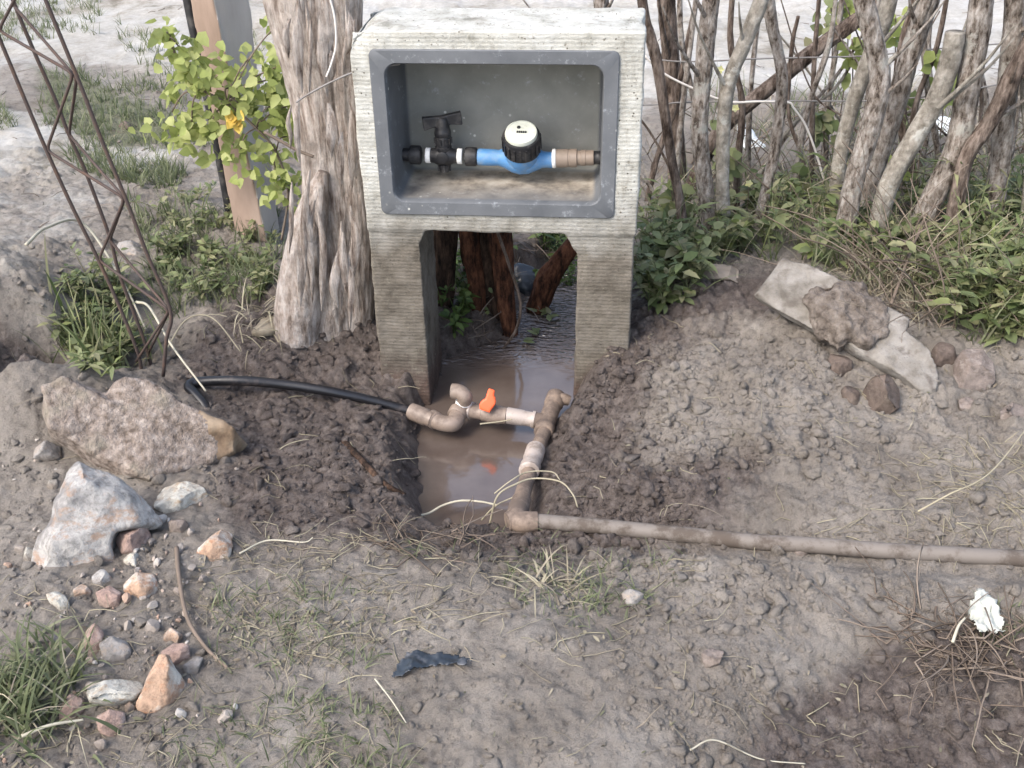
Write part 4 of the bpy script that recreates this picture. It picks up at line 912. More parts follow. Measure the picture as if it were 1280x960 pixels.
for i, (L_, w, dy, mt, lb_) in enumerate(stk):
    base = G(np.float64(L_[0][0]), np.float64(min(L_[0][1], 300))); yy = float(base[1])+dy if L_[0][1] > 240 else 3.2+dy
    yy = min(yy, 3.45)
    P_ = np.array([RY(np.float64(a), np.float64(b), yy) for a, b in L_])
    if L_[0][1] > 240: P_[0][2] = min(P_[0][2], Hs(P_[0][0], P_[0][1])-.05)
    dist = np.linalg.norm(P_[len(P_)//2]-CAM); r = w*.78/2/FPX*dist
    P_ = wob(P_, .002, i); rad = r*np.array([1.15]+[1.0]*(len(P_)-2)+[.9])
    o = empty('stake', tuple(P_[0]), lb_, 'fence stake', 'rough living stakes of the fence on the right')
    V, F = tube(P_, rad, 40 if w > 10 else 10, n=170, disp=barkdisp(100+i, (.07 if i % 2 else .12) if mt == 'stake' else .18, 1.5, 14)); mt = 'stake3' if mt == 'stake' and i % 2 else mt; mk('trunk', V, F, M[mt], o)
    if w > 20 and i not in (3,):                       # side shoots and knots
        rr = random.Random(i)
        for q in range(2):
            j = rr.uniform(.35, .8); c_ = catmull(P_, 50)[int(j*49)]; a_ = rr.uniform(-2.4, -.6); d_ = np.array([math.cos(a_)*1.0, math.sin(a_)*.6, rr.uniform(.5, 1.2)])
            if rr.random() < .5: d_[0] = -d_[0]
            l_ = rr.uniform(.08, .3); P2 = np.array([c_, c_+d_*l_*.4, c_+d_*l_*.8+np.array([0, 0, .05*l_]), c_+d_*l_*1.1+np.array([0, 0, .2*l_])])
            V, F = tube(P2, [r*.35, r*.22, r*.16, r*.08], 10, n=16); mk('side_shoot', V, F, M[mt], o)
yF = 3.02
def wirep(L_, y, sag=0): return np.array([RY(np.float64(a), np.float64(b), y) for a, b in L_])
w1 = mk('fence_wire', *tube(wirep([(600, 60), (800, 73), (860, 77), (960, 73), (1080, 70), (1160, 62), (1290, 52), (1500, 40)], yF-.02), .0022, 6, n=120), M['wire']); tag(w1, 'upper grey wire strung along the fence stakes', 'fence wire', 'wires of the stake fence')
w2 = mk('fence_wire', *tube(wirep([(600, 130), (806, 131), (853, 128), (960, 126), (1086, 126), (1180, 118), (1240, 107), (1290, 98), (1500, 60)], yF-.05), .0022, 6, n=120), M['wire']); tag(w2, 'lower grey wire strung along the fence stakes', 'fence wire', 'wires of the stake fence')
w3 = mk('cord', *tube(wirep([(806, 70), (830, 92), (870, 112), (910, 127), (950, 127), (985, 128), (992, 135), (1006, 155), (1018, 185), (1030, 225)], yF-.12), .0032, 6, n=120), M['string']); tag(w3, 'pale cord drooping from the housing side and knotted at the slim stake', 'cord')
w4 = mk('twine', *tube(wirep([(410, -10), (418, 20), (420, 55), (414, 80), (408, 96)], yt-.16), .0022, 6, n=50), M['string']); tag(w4, 'thin white twine hanging down the tree trunk', 'twine')
w5 = mk('fence_wire', *tube(wirep([(370, 128), (385, 118), (415, 102), (450, 88), (500, 80)], yt-.13), .0022, 6, n=50), M['wire']); tag(w5, 'dark wire wrapped round the tree trunk', 'fence wire')
w6 = mk('twig', *tube(wirep([(330, 165), (350, 176), (372, 188), (392, 196)], yt-.05), .0035, 6, n=20), M['twig']); tag(w6, 'bare brown twig between the post and the tree trunk', 'twig')
# plastic litter caught behind the stakes
def crumple(name, O2, mat, label, cat, lift, thick=.02, amp=.02, seed=0, fr=18, y=None, vox=.004):
    return outline_solid(O2, lift, thick, .2, .9, name, mat, vox, amp, fr, 1, seed, amp*.6, label=label, cat=cat, back=.9)
crumple('plastic_bag', [(920, 152), (934, 150), (948, 172), (958, 182), (952, 205), (938, 212), (922, 214), (914, 196), (926, 178)], M['bag'], 'crumpled white plastic bag lying between the left fence stakes', 'plastic bag', .03, .03, .012, 201)
crumple('plastic_bag', [(1168, 158), (1178, 144), (1190, 150), (1192, 172), (1180, 186), (1166, 176)], M['bag'], 'small white plastic bag caught behind the thickest stake', 'plastic bag', .03, .03, .010, 202)
def sheet(nm, O2, mat, label, cat, lift, amp, fr, seed, step=2.0):
    P = np.array(O2, float); xs = np.arange(P[:, 0].min()-step, P[:, 0].max()+step*2, step); ys = np.arange(P[:, 1].min()-step, P[:, 1].max()+step*2, step*.75)
    X_, Y_ = np.meshgrid(xs, ys); inn = inpoly(X_+fbm2(X_*.3, Y_*.3, 2, seed)*step*1.5, Y_+fbm2(X_*.3, Y_*.3, 2, seed+1)*step*1.5, P)
    Q = G(X_.ravel(), Y_.ravel()); gz = macro(Q[:, 0], Q[:, 1]); gz = np.maximum(gz*.3+Q[:, 2]*.7, Q[:, 2])
    k_ = 1-np.abs(fbm2(Q[:, 0]*fr, Q[:, 1]*fr, 3, seed+2)); Q[:, 2] = gz+lift+amp*(k_-.5)+amp*.6*fbm2(Q[:, 0]*fr*.4, Q[:, 1]*fr*.4, 2, seed+3)
    ii_ = np.arange(X_.size).reshape(X_.shape); q_ = inn[:-1, :-1] & inn[1:, 1:] & inn[:-1, 1:] & inn[1:, :-1]
    F_ = np.stack([ii_[:-1, :-1], ii_[1:, :-1], ii_[1:, 1:], ii_[:-1, 1:]], -1)[q_]; u_ = np.unique(F_); rm = np.zeros(X_.size, int); rm[u_] = np.arange(len(u_))
    o = mk(nm, Q[u_], rm[F_], mat); md = o.modifiers.new('t', 'SOLIDIFY'); md.thickness = .0008; return tag(o, label, cat)
sheet('paper_scrap', [(1218, 748), (1232, 750), (1234, 760), (1246, 768), (1250, 784), (1254, 798), (1238, 800), (1222, 804), (1212, 790), (1206, 772), (1212, 762)], M['paper'], 'crumpled white paper scrap on the dark soil at lower right', 'paper scrap', .014, .022, 45, 203)
sheet('plastic_sheet', [(488, 850), (498, 832), (510, 818), (545, 820), (596, 829), (578, 838), (545, 836), (520, 842), (503, 852)], M['darkplastic'], 'dark bluish plastic scrap half buried in the foreground soil', 'plastic scrap', .006, .012, 22, 204)
crumple('plastic_scrap', [(646, 330), (668, 334), (668, 356), (660, 378), (646, 380), (638, 356)], M['darkplastic'], 'black plastic scrap behind the housing legs beside the red root', 'plastic scrap', .05, .02, .008, 205)

# ------------------------------------------------------------------ roots and stump behind the housing
st = empty('stump', tuple(G(610, 400)), 'wet reddish brown stump seen between the housing legs', 'stump')
def rt(L_, y, w, n=60, seed=0, mat='root', parent=None, nm='root', amp=.15):
    P_ = np.array([RY(np.float64(a), np.float64(b), y) for a, b in L_]); r = np.array(w)/2/FPX*np.linalg.norm(P_[0]-CAM)
    return mk(nm, *tube(P_, r, 40, n=n, disp=barkdisp(seed, amp, 2, 3)), M[mat], parent)
rt([(608, 470), (614, 380), (606, 320), (602, 270), (600, 200)], 2.66, [50, 48, 46, 46, 44], 90, 5, 'darkroot', st, 'trunk', .2)
rt([(600, 465), (596, 360), (588, 310), (585, 250)], 2.60, [16, 20, 22, 22], 70, 6, 'root', st, 'root')
rt([(644, 445), (632, 380), (628, 320), (622, 260)], 2.58, [14, 22, 26, 26], 70, 7, 'root', st, 'root')
o = rt([(640, 430), (670, 385), (684, 350), (700, 328), (722, 300)], 2.72, [10, 24, 28, 24, 20], 70, 8, 'root', None, 'root', .22); tag(o, 'rust red root slanting to the right behind the housing legs', 'root')
o = rt([(546, 480), (552, 380), (556, 300), (556, 200)], 2.62, [30, 30, 28, 28], 60, 9, 'darkroot', None, 'root', .25); tag(o, 'dark root standing just inside the left leg of the housing', 'root')
o = rt([(618, 280), (636, 330), (650, 375), (646, 410), (626, 440)], 2.5, [4, 4, 4, 4, 3], 40, 10, 'stake2', None, 'twig', .05); tag(o, 'thin bare stem hanging in front of the stump', 'twig')

# ------------------------------------------------------------------ foliage builders
def leaf_mesh(Bs, D, Nn, L, Wd, droop=.25, fold=.18, w1=1., w2=.75, t1=.3, t2=.68):
    Bs = np.asarray(Bs); D = unit(D); Nn = unit(Nn-D*np.sum(Nn*D, -1, keepdims=True)); S = np.cross(D, Nn); L = np.asarray(L)[:, None]; Wd = np.asarray(Wd)[:, None]
    n = len(Bs)
    def P(t, s): return Bs+D*L*t+S*Wd*s*.5+Nn*(np.abs(s)*fold*Wd*.5)-np.array([0, 0, 1.])*(droop*L*t*t)
    V = np.stack([P(0, 0), P(t1, -w1), P(t1, 0), P(t1, w1), P(t2, -w2), P(t2, 0), P(t2, w2), P(1, 0)], 1).reshape(-1, 3)
    o = np.arange(n)[:, None]*8
    F3 = np.concatenate([o+np.array([0, 1, 2]), o+np.array([0, 2, 3]), o+np.array([4, 7, 5]), o+np.array([5, 7, 6])])
    F4 = np.concatenate([o+np.array([1, 4, 5, 2]), o+np.array([2, 5, 6, 3])])
    return V, [F3[:, ::-1], F4[:, ::-1]]
def blades(P, L, wd, lean, az, segs=5, curl=1.4, seed=0):
    n = len(P); r = np.random.default_rng(seed); t = np.linspace(0, 1, segs+1)
    d = np.stack([np.cos(az), np.sin(az), np.zeros(n)], -1); s = np.stack([-np.sin(az), np.cos(az), np.zeros(n)], -1)
    tw = r.uniform(-1.2, 1.2, n)[:, None]; s = s*np.cos(tw)+d*np.sin(tw)
    a = lean[:, None]+curl*t[None]**1.5*lean[:, None]; a = np.minimum(a, 2.1)
    st_ = L[:, None]/segs; dx = np.concatenate([np.zeros((n, 1)), np.cumsum(np.sin(a[:, 1:])*st_, 1)], 1); dz = np.concatenate([np.zeros((n, 1)), np.cumsum(np.cos(a[:, 1:])*st_, 1)], 1)
    C = P[:, None]+dx[..., None]*d[:, None]+dz[..., None]*np.array([0, 0, 1.])
    w = wd[:, None]*(1-t[None]**2.2)*.5+.0001
    V = np.stack([C-s[:, None]*w[..., None], C+s[:, None]*w[..., None]], 2).reshape(-1, 3)
    o = np.arange(n)[:, None, None]*(2*(segs+1)); k = np.arange(segs)[None, :, None]*2
    F = (o+k+np.array([0, 1, 3, 2])).reshape(-1, 4)
    return V, F
def straws(P, L, r0, az, seed=0, rise=.25, segs=6, bend=.5, sides=3):
    n = len(P); r = np.random.default_rng(seed); C = [P]; a = az.copy(); el = r.normal(rise, .25, n); cur = P.copy()
    b0 = r.normal(0, bend*.35, n)
    kink = r.integers(1, segs, n)
    for i in range(segs):
        a = a+b0/segs*2+np.where(kink == i, r.normal(0, bend*1.6, n), 0); el = el-r.uniform(.0, .16, n)
        cur = cur+np.stack([np.cos(a)*np.cos(el), np.sin(a)*np.cos(el), np.sin(el)], -1)*(L/segs)[:, None]
        g = Hs(cur[:, 0], cur[:, 1])+.002; low = cur[:, 2] < g; cur[:, 2] = np.where(low, g, cur[:, 2]); el = np.where(low, .12, el)
        C.append(cur.copy())
    C = np.stack(C, 1); T = unit(np.gradient(C, axis=1)); N = unit(np.cross(T, np.array([0, 0, 1.]))); Bn = np.cross(T, N)
    an = np.linspace(0, 2*np.pi, sides, endpoint=False); w = r0[:, None]*np.linspace(1, .55, segs+1)[None]
    V = C[:, :, None]+w[..., None, None]*(np.cos(an)[None, None, :, None]*N[:, :, None]+np.sin(an)[None, None, :, None]*Bn[:, :, None])
    V = V.reshape(-1, 3); ring = sides; o = np.arange(n)[:, None, None]*(ring*(segs+1)); k = np.arange(segs)[None, :, None]*ring
    F = np.concatenate([(o+k+np.array([j, (j+1) % sides, ring+(j+1) % sides, ring+j])).reshape(-1, 4) for j in range(sides)])
    return V, F
def scat(poly, n, seed=0):                             # points on the ground inside a traced region
    r = np.random.default_rng(seed); P = np.array(poly, float); out = np.zeros((0, 2))
    while len(out) < n:
        q = r.uniform(P.min(0), P.max(0), (n*3, 2)); q = q[inpoly(q[:, 0], q[:, 1], P)]; out = np.concatenate([out, q])
    out = out[:n]; return G(out[:, 0], out[:, 1])
def rect(x0, y0, x1, y1): return [(x0, y0), (x1, y0), (x1, y1), (x0, y1)]
class Veg:
    def __init__(s, seed): s.r = np.random.default_rng(seed); s.LB = []; s.LD = []; s.LN = []; s.LL = []; s.LW = []; s.st = MB()
    def leaf(s, b, d, n, L, W): s.LB.append(b); s.LD.append(d); s.LN.append(n); s.LL.append(L); s.LW.append(W)
    def plant(s, p, h, stems=3, leaves=8, L=.04, W=.018, spread=.5, lean=None):
        r = s.r
        for _ in range(stems):
            a = r.uniform(0, 6.28); sp = r.uniform(.2, 1)*spread; hh = h*r.uniform(.6, 1.1); d = np.array([math.cos(a)*sp, math.sin(a)*sp, 1.])
            if lean is not None: d = d+np.array(lean)
            Pp = np.array([p, p+d*hh*.35, p+d*hh*.7+np.array([d[0], d[1], -.1])*hh*.08, p+d*hh*.95+np.array([d[0], d[1], -.4])*hh*.25])
            C = catmull(Pp, 8); s.st.add(*tube(C, np.linspace(.0016, .0007, 8), 4, cap=False))
            for k in range(leaves):
                t = r.uniform(.18, 1); c = C[min(7, int(t*7))]; an = r.uniform(0, 6.28); e = r.uniform(-.1, .9)
                dd = np.array([math.cos(an)*math.cos(e), math.sin(an)*math.cos(e), math.sin(e)])
                nn = np.array([r.normal(0, .35), r.normal(0, .35), 1.]); q = r.uniform(.55, 1.25); s.leaf(c+dd*.004, dd, nn, L*q, W*q)
    def build(s, lm, sm, parent, nm='leaves', droop=.25, w2=.75, **k):
        if s.LB: V, F = leaf_mesh(np.array(s.LB), np.array(s.LD), np.array(s.LN), np.array(s.LL), np.array(s.LW), droop, w2=w2, **k); mk(nm, V, F, lm, parent)
        if s.st.n: V, F = s.st.get(); mk('stems', V, F, sm, parent)
    def buildone(s, nm, lm, sm, droop=.25, w2=.75):
        V, F = leaf_mesh(np.array(s.LB), np.array(s.LD), np.array(s.LN), np.array(s.LL), np.array(s.LW), droop, w2=w2)
        m2 = MB().add(V, F); nl = sum(len(f) for f in m2.F); Vs, Fs = s.st.get(); m2.add(Vs, Fs); V, F = m2.get()
        o = mk(nm, V, [f for f in F], lm); o.data.materials.append(sm)
        return o

# vine with yellow-green leaves around the post
vin = empty('vine', tuple(G(330, 300)), 'yellow green leafy vine climbing in front of the leaning post', 'vine')
v = Veg(5)
clus = [(213, 45, 14, 20), (225, 60, 20, 30), (243, 85, 24, 40), (255, 105, 22, 46), (285, 110, 26, 50), (215, 140, 22, 34), (240, 160, 26, 48), (262, 165, 22, 36), (300, 190, 26, 40), (335, 100, 26, 50), (345, 130, 28, 54), (335, 155, 24, 46), (355, 80, 18, 24), (345, 215, 26, 40), (365, 235, 22, 32), (372, 130, 14, 20), (350, 25, 12, 10), (360, 170, 18, 20), (318, 65, 14, 12), (300, 130, 16, 20)]
main = [(352, 300), (360, 240), (345, 190), (320, 160), (285, 130), (250, 110), (225, 80), (212, 50)]
C = np.array([RYv(a, b, yp-.14) for a, b in main]); v.st.add(*tube(C, .0035, 6, n=60))
for (a, b, rr_, nn_) in clus:
    c = RYv(a, b, yp-.14); near_i = np.argmin(np.linalg.norm(C-c, axis=1)); v.st.add(*tube([C[near_i], (C[near_i]+c)/2+np.array([0, -.02, .02]), c], .002, 5, n=8))
    for k in range(int(nn_*.95)):
        q = np.array([rnd.gauss(0, .55), rnd.gauss(0, .5), rnd.gauss(0, .55)])*rr_/FPX*3.7; an = rnd.uniform(0, 6.28)
        d = np.array([math.cos(an)*.8, math.sin(an)*.5-.25, rnd.uniform(-.9, .2)]); n = np.array([rnd.gauss(0, .7), -.8+rnd.gauss(0, .5), .7+rnd.gauss(0, .5)])
        v.leaf(c+q, d, n, rnd.uniform(.020, .042), rnd.uniform(.016, .034))
v.build(M['vine'], M['twig'], vin, droop=.1, w2=.7, t1=.25)
v = Veg(6)
for (a, b) in ((290, 138), (293, 145), (297, 152), (302, 158), (286, 148), (296, 140), (292, 148), (298, 145)):
    c = RYv(a, b, yp-.2); v.leaf(c, np.array([rnd.uniform(-.6, .6), -.3, rnd.uniform(-.8, .2)]), np.array([rnd.gauss(0, .3), -1, .5]), .030, .026)
v.build(M['yellow'], M['twig'], vin, 'yellow_leaves', droop=.1)

# weeds under the stake fence (uncountable ground cover) and single plants
def weeds(nm, regs, seed, mat, h=(.06, .16), L=.042, W=.02, stems=3, leaves=8, kind='stuff', label=None, cat='weeds', spread=.6, w2=.75, droop=.3):
    v = Veg(seed)
    for poly, n in regs:
        for p in scat(poly, n, seed+n):
            v.plant(p, v.r.uniform(*h), stems, leaves, L*v.r.uniform(.7, 1.25), W*v.r.uniform(.8, 1.2), spread)
    o = v.buildone(nm, M[mat], M['twig'], droop, w2)
    tag(o, label, cat, kind=kind); return o
weeds('weeds', [([(800, 262), (1300, 250), (1450, 240), (1450, 460), (1250, 440), (1180, 420), (1150, 395), (1130, 350), (1040, 335), (980, 320), (930, 325), (860, 345), (800, 385)], 170),
                ([(800, 330), (860, 300), (870, 360), (845, 385), (800, 392)], 34), ([(1180, 320), (1450, 300), (1450, 440), (1200, 425)], 60)], 31, 'weed', label='dense green broadleaf weeds carpeting the foot of the stake fence')
weeds('weeds', [([(800, 262), (1300, 250), (1450, 240), (1450, 400), (1180, 400), (1130, 340), (980, 310), (860, 335), (800, 370)], 60)], 37, 'weed', h=(.1, .26), L=.055, W=.009, leaves=10, label='narrow leaved green weeds growing through the broadleaf cover', spread=.5, w2=.6)
weeds('weeds', [([(200, 260), (250, 245), (345, 290), (350, 360), (300, 395), (220, 380), (190, 320)], 44), ([(80, 350), (150, 345), (185, 440), (140, 475), (80, 465)], 50)], 41, 'weed', h=(.03, .10), L=.03, W=.012, label='low green weeds left of the tree trunk around the rebar', spread=.9)
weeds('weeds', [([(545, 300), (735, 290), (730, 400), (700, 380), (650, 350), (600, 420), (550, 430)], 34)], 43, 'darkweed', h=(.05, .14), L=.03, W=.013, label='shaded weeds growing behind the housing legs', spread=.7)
def grassmat(nm, regs, seed, mat, L=(.03, .08), w=.0025, lean=(.2, 1.1), label=None, cat='grass', per=6, kind='stuff'):
    r = np.random.default_rng(seed); PP = []
    for poly, n in regs:
        c = scat(poly, n, seed+n); P_ = np.repeat(c, per, 0); P_[:, :2] += r.normal(0, .010, (len(P_), 2)); P_[:, 2] = Hs(P_[:, 0], P_[:, 1])-.003; PP.append(P_)
    P_ = np.concatenate(PP); n = len(P_)
    V, F = blades(P_, r.uniform(*L, n), np.full(n, w)*r.uniform(.6, 1.3, n), r.uniform(*lean, n)*.6, r.uniform(0, 6.28, n), seed=seed)
    o = mk(nm, V, F, M[mat]); tag(o, label, cat, kind=kind); return o
grassmat('grass', [([(60, 80), (220, 110), (240, 180), (130, 200), (40, 150)], 200), ([(-100, 0), (130, 0), (120, 45), (-100, 60)], 200), ([(160, 250), (345, 260), (350, 380), (200, 400)], 170), ([(130, 20), (240, 60), (240, 150), (330, 20), (345, 240), (240, 180)], 160), ([(80, 185), (240, 215), (220, 245), (100, 215)], 130), ([(-100, 130), (10, 130), (30, 160), (-100, 170)], 60)], 51, 'grass', (.03, .085), .0035, label='scattered green grass on the sandy ground behind the post', per=7)
grassmat('grass', [([(610, 690), (860, 690), (850, 760), (720, 790), (620, 750)], 60), ([(370, 860), (500, 880), (500, 1000), (360, 1000)], 75), ([(560, 640), (700, 660), (700, 700), (480, 700)], 12), ([(250, 740), (450, 720), (480, 830), (280, 850)], 60), ([(200, 900), (360, 860), (380, 980), (200, 1000)], 30), ([(1180, 760), (1300, 760), (1300, 800), (1230, 800)], 16)], 53, 'grass', (.015, .05), .0022, (.5, 1.6), label='thin green grass sprouting on the foreground soil', per=5)
grassmat('grass', [([(800, 300), (1400, 280), (1400, 440), (1200, 430), (1130, 380), (950, 325), (870, 370), (800, 390)], 130), ([(860, 120), (1280, 100), (1280, 250), (860, 270)], 120)], 55, 'grass', (.08, .2), .004, (.3, 1.2), label='long green grass blades between the fence weeds', per=5)
grassmat('dry_grass', [([(960, 130), (1300, 120), (1300, 300), (880, 300), (880, 200)], 230), ([(1020, 320), (1200, 340), (1190, 400), (1100, 380)], 90), ([(800, 250), (1300, 240), (1300, 380), (1150, 370), (980, 310), (850, 330)], 150)], 57, 'straw', (.06, .16), .003, (.7, 1.7), label='dry brown grass lying among and behind the fence stakes', cat='dry grass', per=6)
# grass tufts that stand alone
def tuft(cx_, cy_, n, L, w, spread, lean, seed, mat, label, cat='grass tuft'):
    r = np.random.default_rng(seed); c = G(np.float64(cx_), np.float64(cy_)); P_ = np.repeat(c[None], n, 0); P_[:, :2] += r.normal(0, spread, (n, 2)); P_[:, 2] = Hs(P_[:, 0], P_[:, 1])-.004
    V, F = blades(P_, r.uniform(*L, n), w*r.uniform(.6, 1.3, n), r.uniform(*lean, n), r.uniform(0, 6.28, n), seed=seed)
    m3 = MB().add(V, [F]); b_ = c.copy(); m3.add(*lathe(b_-np.array([0, 0, .035]), b_-np.array([0, 0, .006]), [(0, spread*1.2), (.6, spread*1.0), (1, spread*.3)], 12))
    V, F = m3.get(); return tag(mk('grass_tuft', V, F, M[mat]), label, cat)
tuft(30, 872, 330, (.05, .13), .0055, .05, (.2, .9), 61, 'grass', 'thick green grass tuft at the lower left corner')
tuft(120, 440, 130, (.08, .20), .006, .05, (.15, .7), 62, 'weed', 'fresh green tuft growing behind the stone block at the rebar foot')
tuft(330, 395, 90, (.05, .12), .004, .04, (.4, 1.1), 63, 'straw', 'dry tuft drooping at the left foot of the tree trunk', 'dry grass')
tuft(690, 735, 60, (.05, .11), .004, .03, (.6, 1.3), 64, 'straw', 'half dry tuft in the middle foreground', 'dry grass')
tuft(700, 330, 120, (.06, .15), .005, .035, (.3, 1.0), 65, 'weed', 'bright grass tuft under the housing arch on the right')
tuft(745, 745, 46, (.03, .07), .003, .035, (.5, 1.3), 66, 'grass', 'thin green tuft right of the half dry tuft')
tuft(20, 900, 60, (.08, .17), .003, .05, (.5, 1.2), 67, 'straw', 'dry stalks mixed into the lower left corner')

# dry stems and litter
def strawset(nm, regs, seed, mat, L, r0, label, cat, rise=.2, bend=.5, kind='stuff'):
    r = np.random.default_rng(seed); P_ = np.concatenate([scat(poly, n, seed+i) for i, (poly, n) in enumerate(regs)]); P_[:, 2] += .003; n = len(P_)
    V, F = straws(P_, r.uniform(*L, n), r.uniform(*r0, n), r.uniform(0, 6.28, n), seed, rise, bend=bend, segs=7)
    return tag(mk(nm, V, F, M[mat]), label, cat, kind=kind)
strawset('straw', [([(300, 670), (500, 660), (560, 690), (540, 790), (420, 830), (280, 840), (230, 760)], 230), ([(1120, 570), (1300, 560), (1300, 690), (1180, 690), (1120, 640)], 130), ([(560, 690), (900, 700), (900, 800), (560, 800)], 60), (rect(200, 840, 520, 1000), 90), (rect(0, 730, 200, 960), 60)], 71, 'straw', (.02, .09), (.0006, .0013), 'loose dry straw strewn over the foreground soil', 'straw', .12)
strawset('straw', [([(0, 330), (340, 380), (520, 500), (520, 640), (300, 640), (0, 560)], 60), (rect(740, 400, 1280, 680), 90), (rect(540, 800, 1280, 960), 50), ([(1000, 300), (1280, 330), (1280, 450), (1130, 400)], 110)], 73, 'straw', (.02, .08), (.0007, .0014), 'stray dry stems across the trench banks', 'straw', .12)
strawset('dry_roots', [([(1085, 790), (1200, 780), (1280, 790), (1280, 850), (1180, 840), (1100, 830)], 75), (rect(1120, 760, 1280, 800), 14)], 75, 'twig', (.06, .18), (.0012, .0024), 'tangle of grey brown grass roots at the lower right hole', 'dry roots', .35, .8)
strawset('crumbled_leaves', [([(480, 660), (600, 665), (560, 700), (480, 690)], 40), ([(545, 300), (725, 300), (725, 440), (545, 430)], 170)], 77, 'twig', (.03, .14), (.0008, .0022), 'small brown twigs littering the trench edge', 'twigs', .35)
# tiny dark leaf litter flakes
r = np.random.default_rng(79); P_ = np.concatenate([scat([(240, 680), (480, 660), (540, 790), (400, 850), (260, 830)], 420, 79), scat(rect(0, 760, 1280, 960), 160, 80), scat(rect(760, 380, 1280, 760), 90, 81)]); n = len(P_); an = r.uniform(0, 6.28, n); P_[:, 2] += .004
V, F = leaf_mesh(P_, np.stack([np.cos(an), np.sin(an), r.normal(0, .3, n)], -1), np.stack([r.normal(0, .5, n), r.normal(0, .5, n), np.ones(n)], -1), r.uniform(.005, .018, n), r.uniform(.0015, .006, n), .1)
tag(mk('leaf_litter', V, F, M['litter']), 'flakes of dead leaves on the foreground soil', 'leaf litter', kind='stuff')

def stem(nm, L_, r0, mat, label, cat, lifts, n=50):
    P_ = [G(np.float64(a), np.float64(b))+np.array([0, 0, h]) for (a, b), h in zip(L_, lifts)]
    return tag(mk(nm, *tube(P_, np.linspace(r0, r0*.6, len(P_)), 7, n=n), M[mat]), label, cat)
def stemz(nm, L_, r0, mat, label, cat, n=50):
    P_ = [PZ(a, b, z) for a, b, z in L_]
    return tag(mk(nm, *tube(P_, np.linspace(r0, r0*.7, len(P_)), 7, n=n), M[mat]), label, cat)
stemz('root', [(508, 630, .09), (520, 643, .05), (535, 642, .03), (553, 632, .035), (575, 626, .04), (600, 627, .05), (620, 631, .07)], .0030, 'paleroot', 'white curved root end reaching over the puddle', 'root')
stemz('dry_stem', [(612, 655, .04), (622, 620, .10), (645, 605, .12), (668, 598, .12), (700, 602, .13), (716, 618, .12), (722, 634, .10)], .0022, 'straw', 'dry bent stem arched over the diagonal pipe', 'dry stem')
stemz('dry_stem', [(618, 617, .10), (640, 600, .12), (660, 590, .12), (690, 590, .12), (700, 600, .11)], .0018, 'straw', 'second thinner stem lying on the diagonal pipe', 'dry stem')
stemz('dry_stem', [(602, 650, .03), (620, 632, .07), (645, 620, .09)], .002, 'straw', 'short dry stem beside the pipe corner', 'dry stem')
stemz('dry_stem', [(600, 530, .045), (625, 527, .05), (640, 524, .065)], .002, 'straw', 'short straw caught under the orange tap', 'dry stem')
stem('dry_stem', [(44, 348), (75, 346), (120, 343), (160, 380), (185, 425)], .004, 'paleroot', 'long pale stalk bent over at the rebar foot', 'dry stem', [.10, .13, .14, .06, .03])
stem('grass_stalk', [(183, 432), (200, 445), (225, 480), (262, 513)], .0035, 'paleroot', 'pale stalk leaning over the top of the stone block', 'dry stem', [.12, .13, .10, .05])
stem('grass_stalk', [(210, 452), (240, 436), (272, 434), (303, 453)], .0022, 'straw', 'thin arched stalk above the black hose', 'dry stem', [.03, .08, .08, .03])
stem('twig', [(222, 690), (226, 730), (236, 780), (258, 815), (285, 838)], .0045, 'twig', 'curved brown twig running down beside the stones', 'twig', [.01, .015, .015, .012, .006])
stem('dry_stem', [(300, 695), (335, 682), (380, 683), (392, 677)], .0019, 'paleroot', 'pale stem on the mud right of the orange rock', 'dry stem', [.006, .012, .01, .01])
stem('dry_stem', [(862, 942), (893, 932), (950, 952), (1006, 958)], .0016, 'paleroot', 'bent white straw at the bottom edge', 'dry stem', [.008, .012, .006, .006])
stem('dry_stem', [(470, 860), (490, 882), (508, 907)], .0015, 'paleroot', 'short pale straw below the dark plastic scrap', 'dry stem', [.02, .012, .006])
stem('dry_stem', [(1186, 820), (1192, 805), (1200, 795)], .0028, 'paleroot', 'broad pale blade by the paper scrap', 'dry stem', [.03, .04, .04])
stem('dry_stem', [(1145, 650), (1180, 640), (1230, 618), (1280, 560)], .002, 'straw', 'long straw rising to the right edge', 'dry stem', [.02, .04, .05, .06])
stem('dry_stem', [(34, 938), (70, 930), (110, 917)], .003, 'paleroot', 'pale straw in the lower left corner', 'dry stem', [.03, .04, .03])
stem('twig', [(1110, 400), (1140, 330), (1165, 280), (1180, 262)], .004, 'twig', 'dry grey twig in the weeds above the slab', 'twig', [.04, .08, .1, .12])
stem('root', [(430, 552), (455, 580), (480, 605), (506, 618)], .008, 'darkroot', 'muddy root along the left trench edge', 'root', [-.002, .003, .002, -.002])

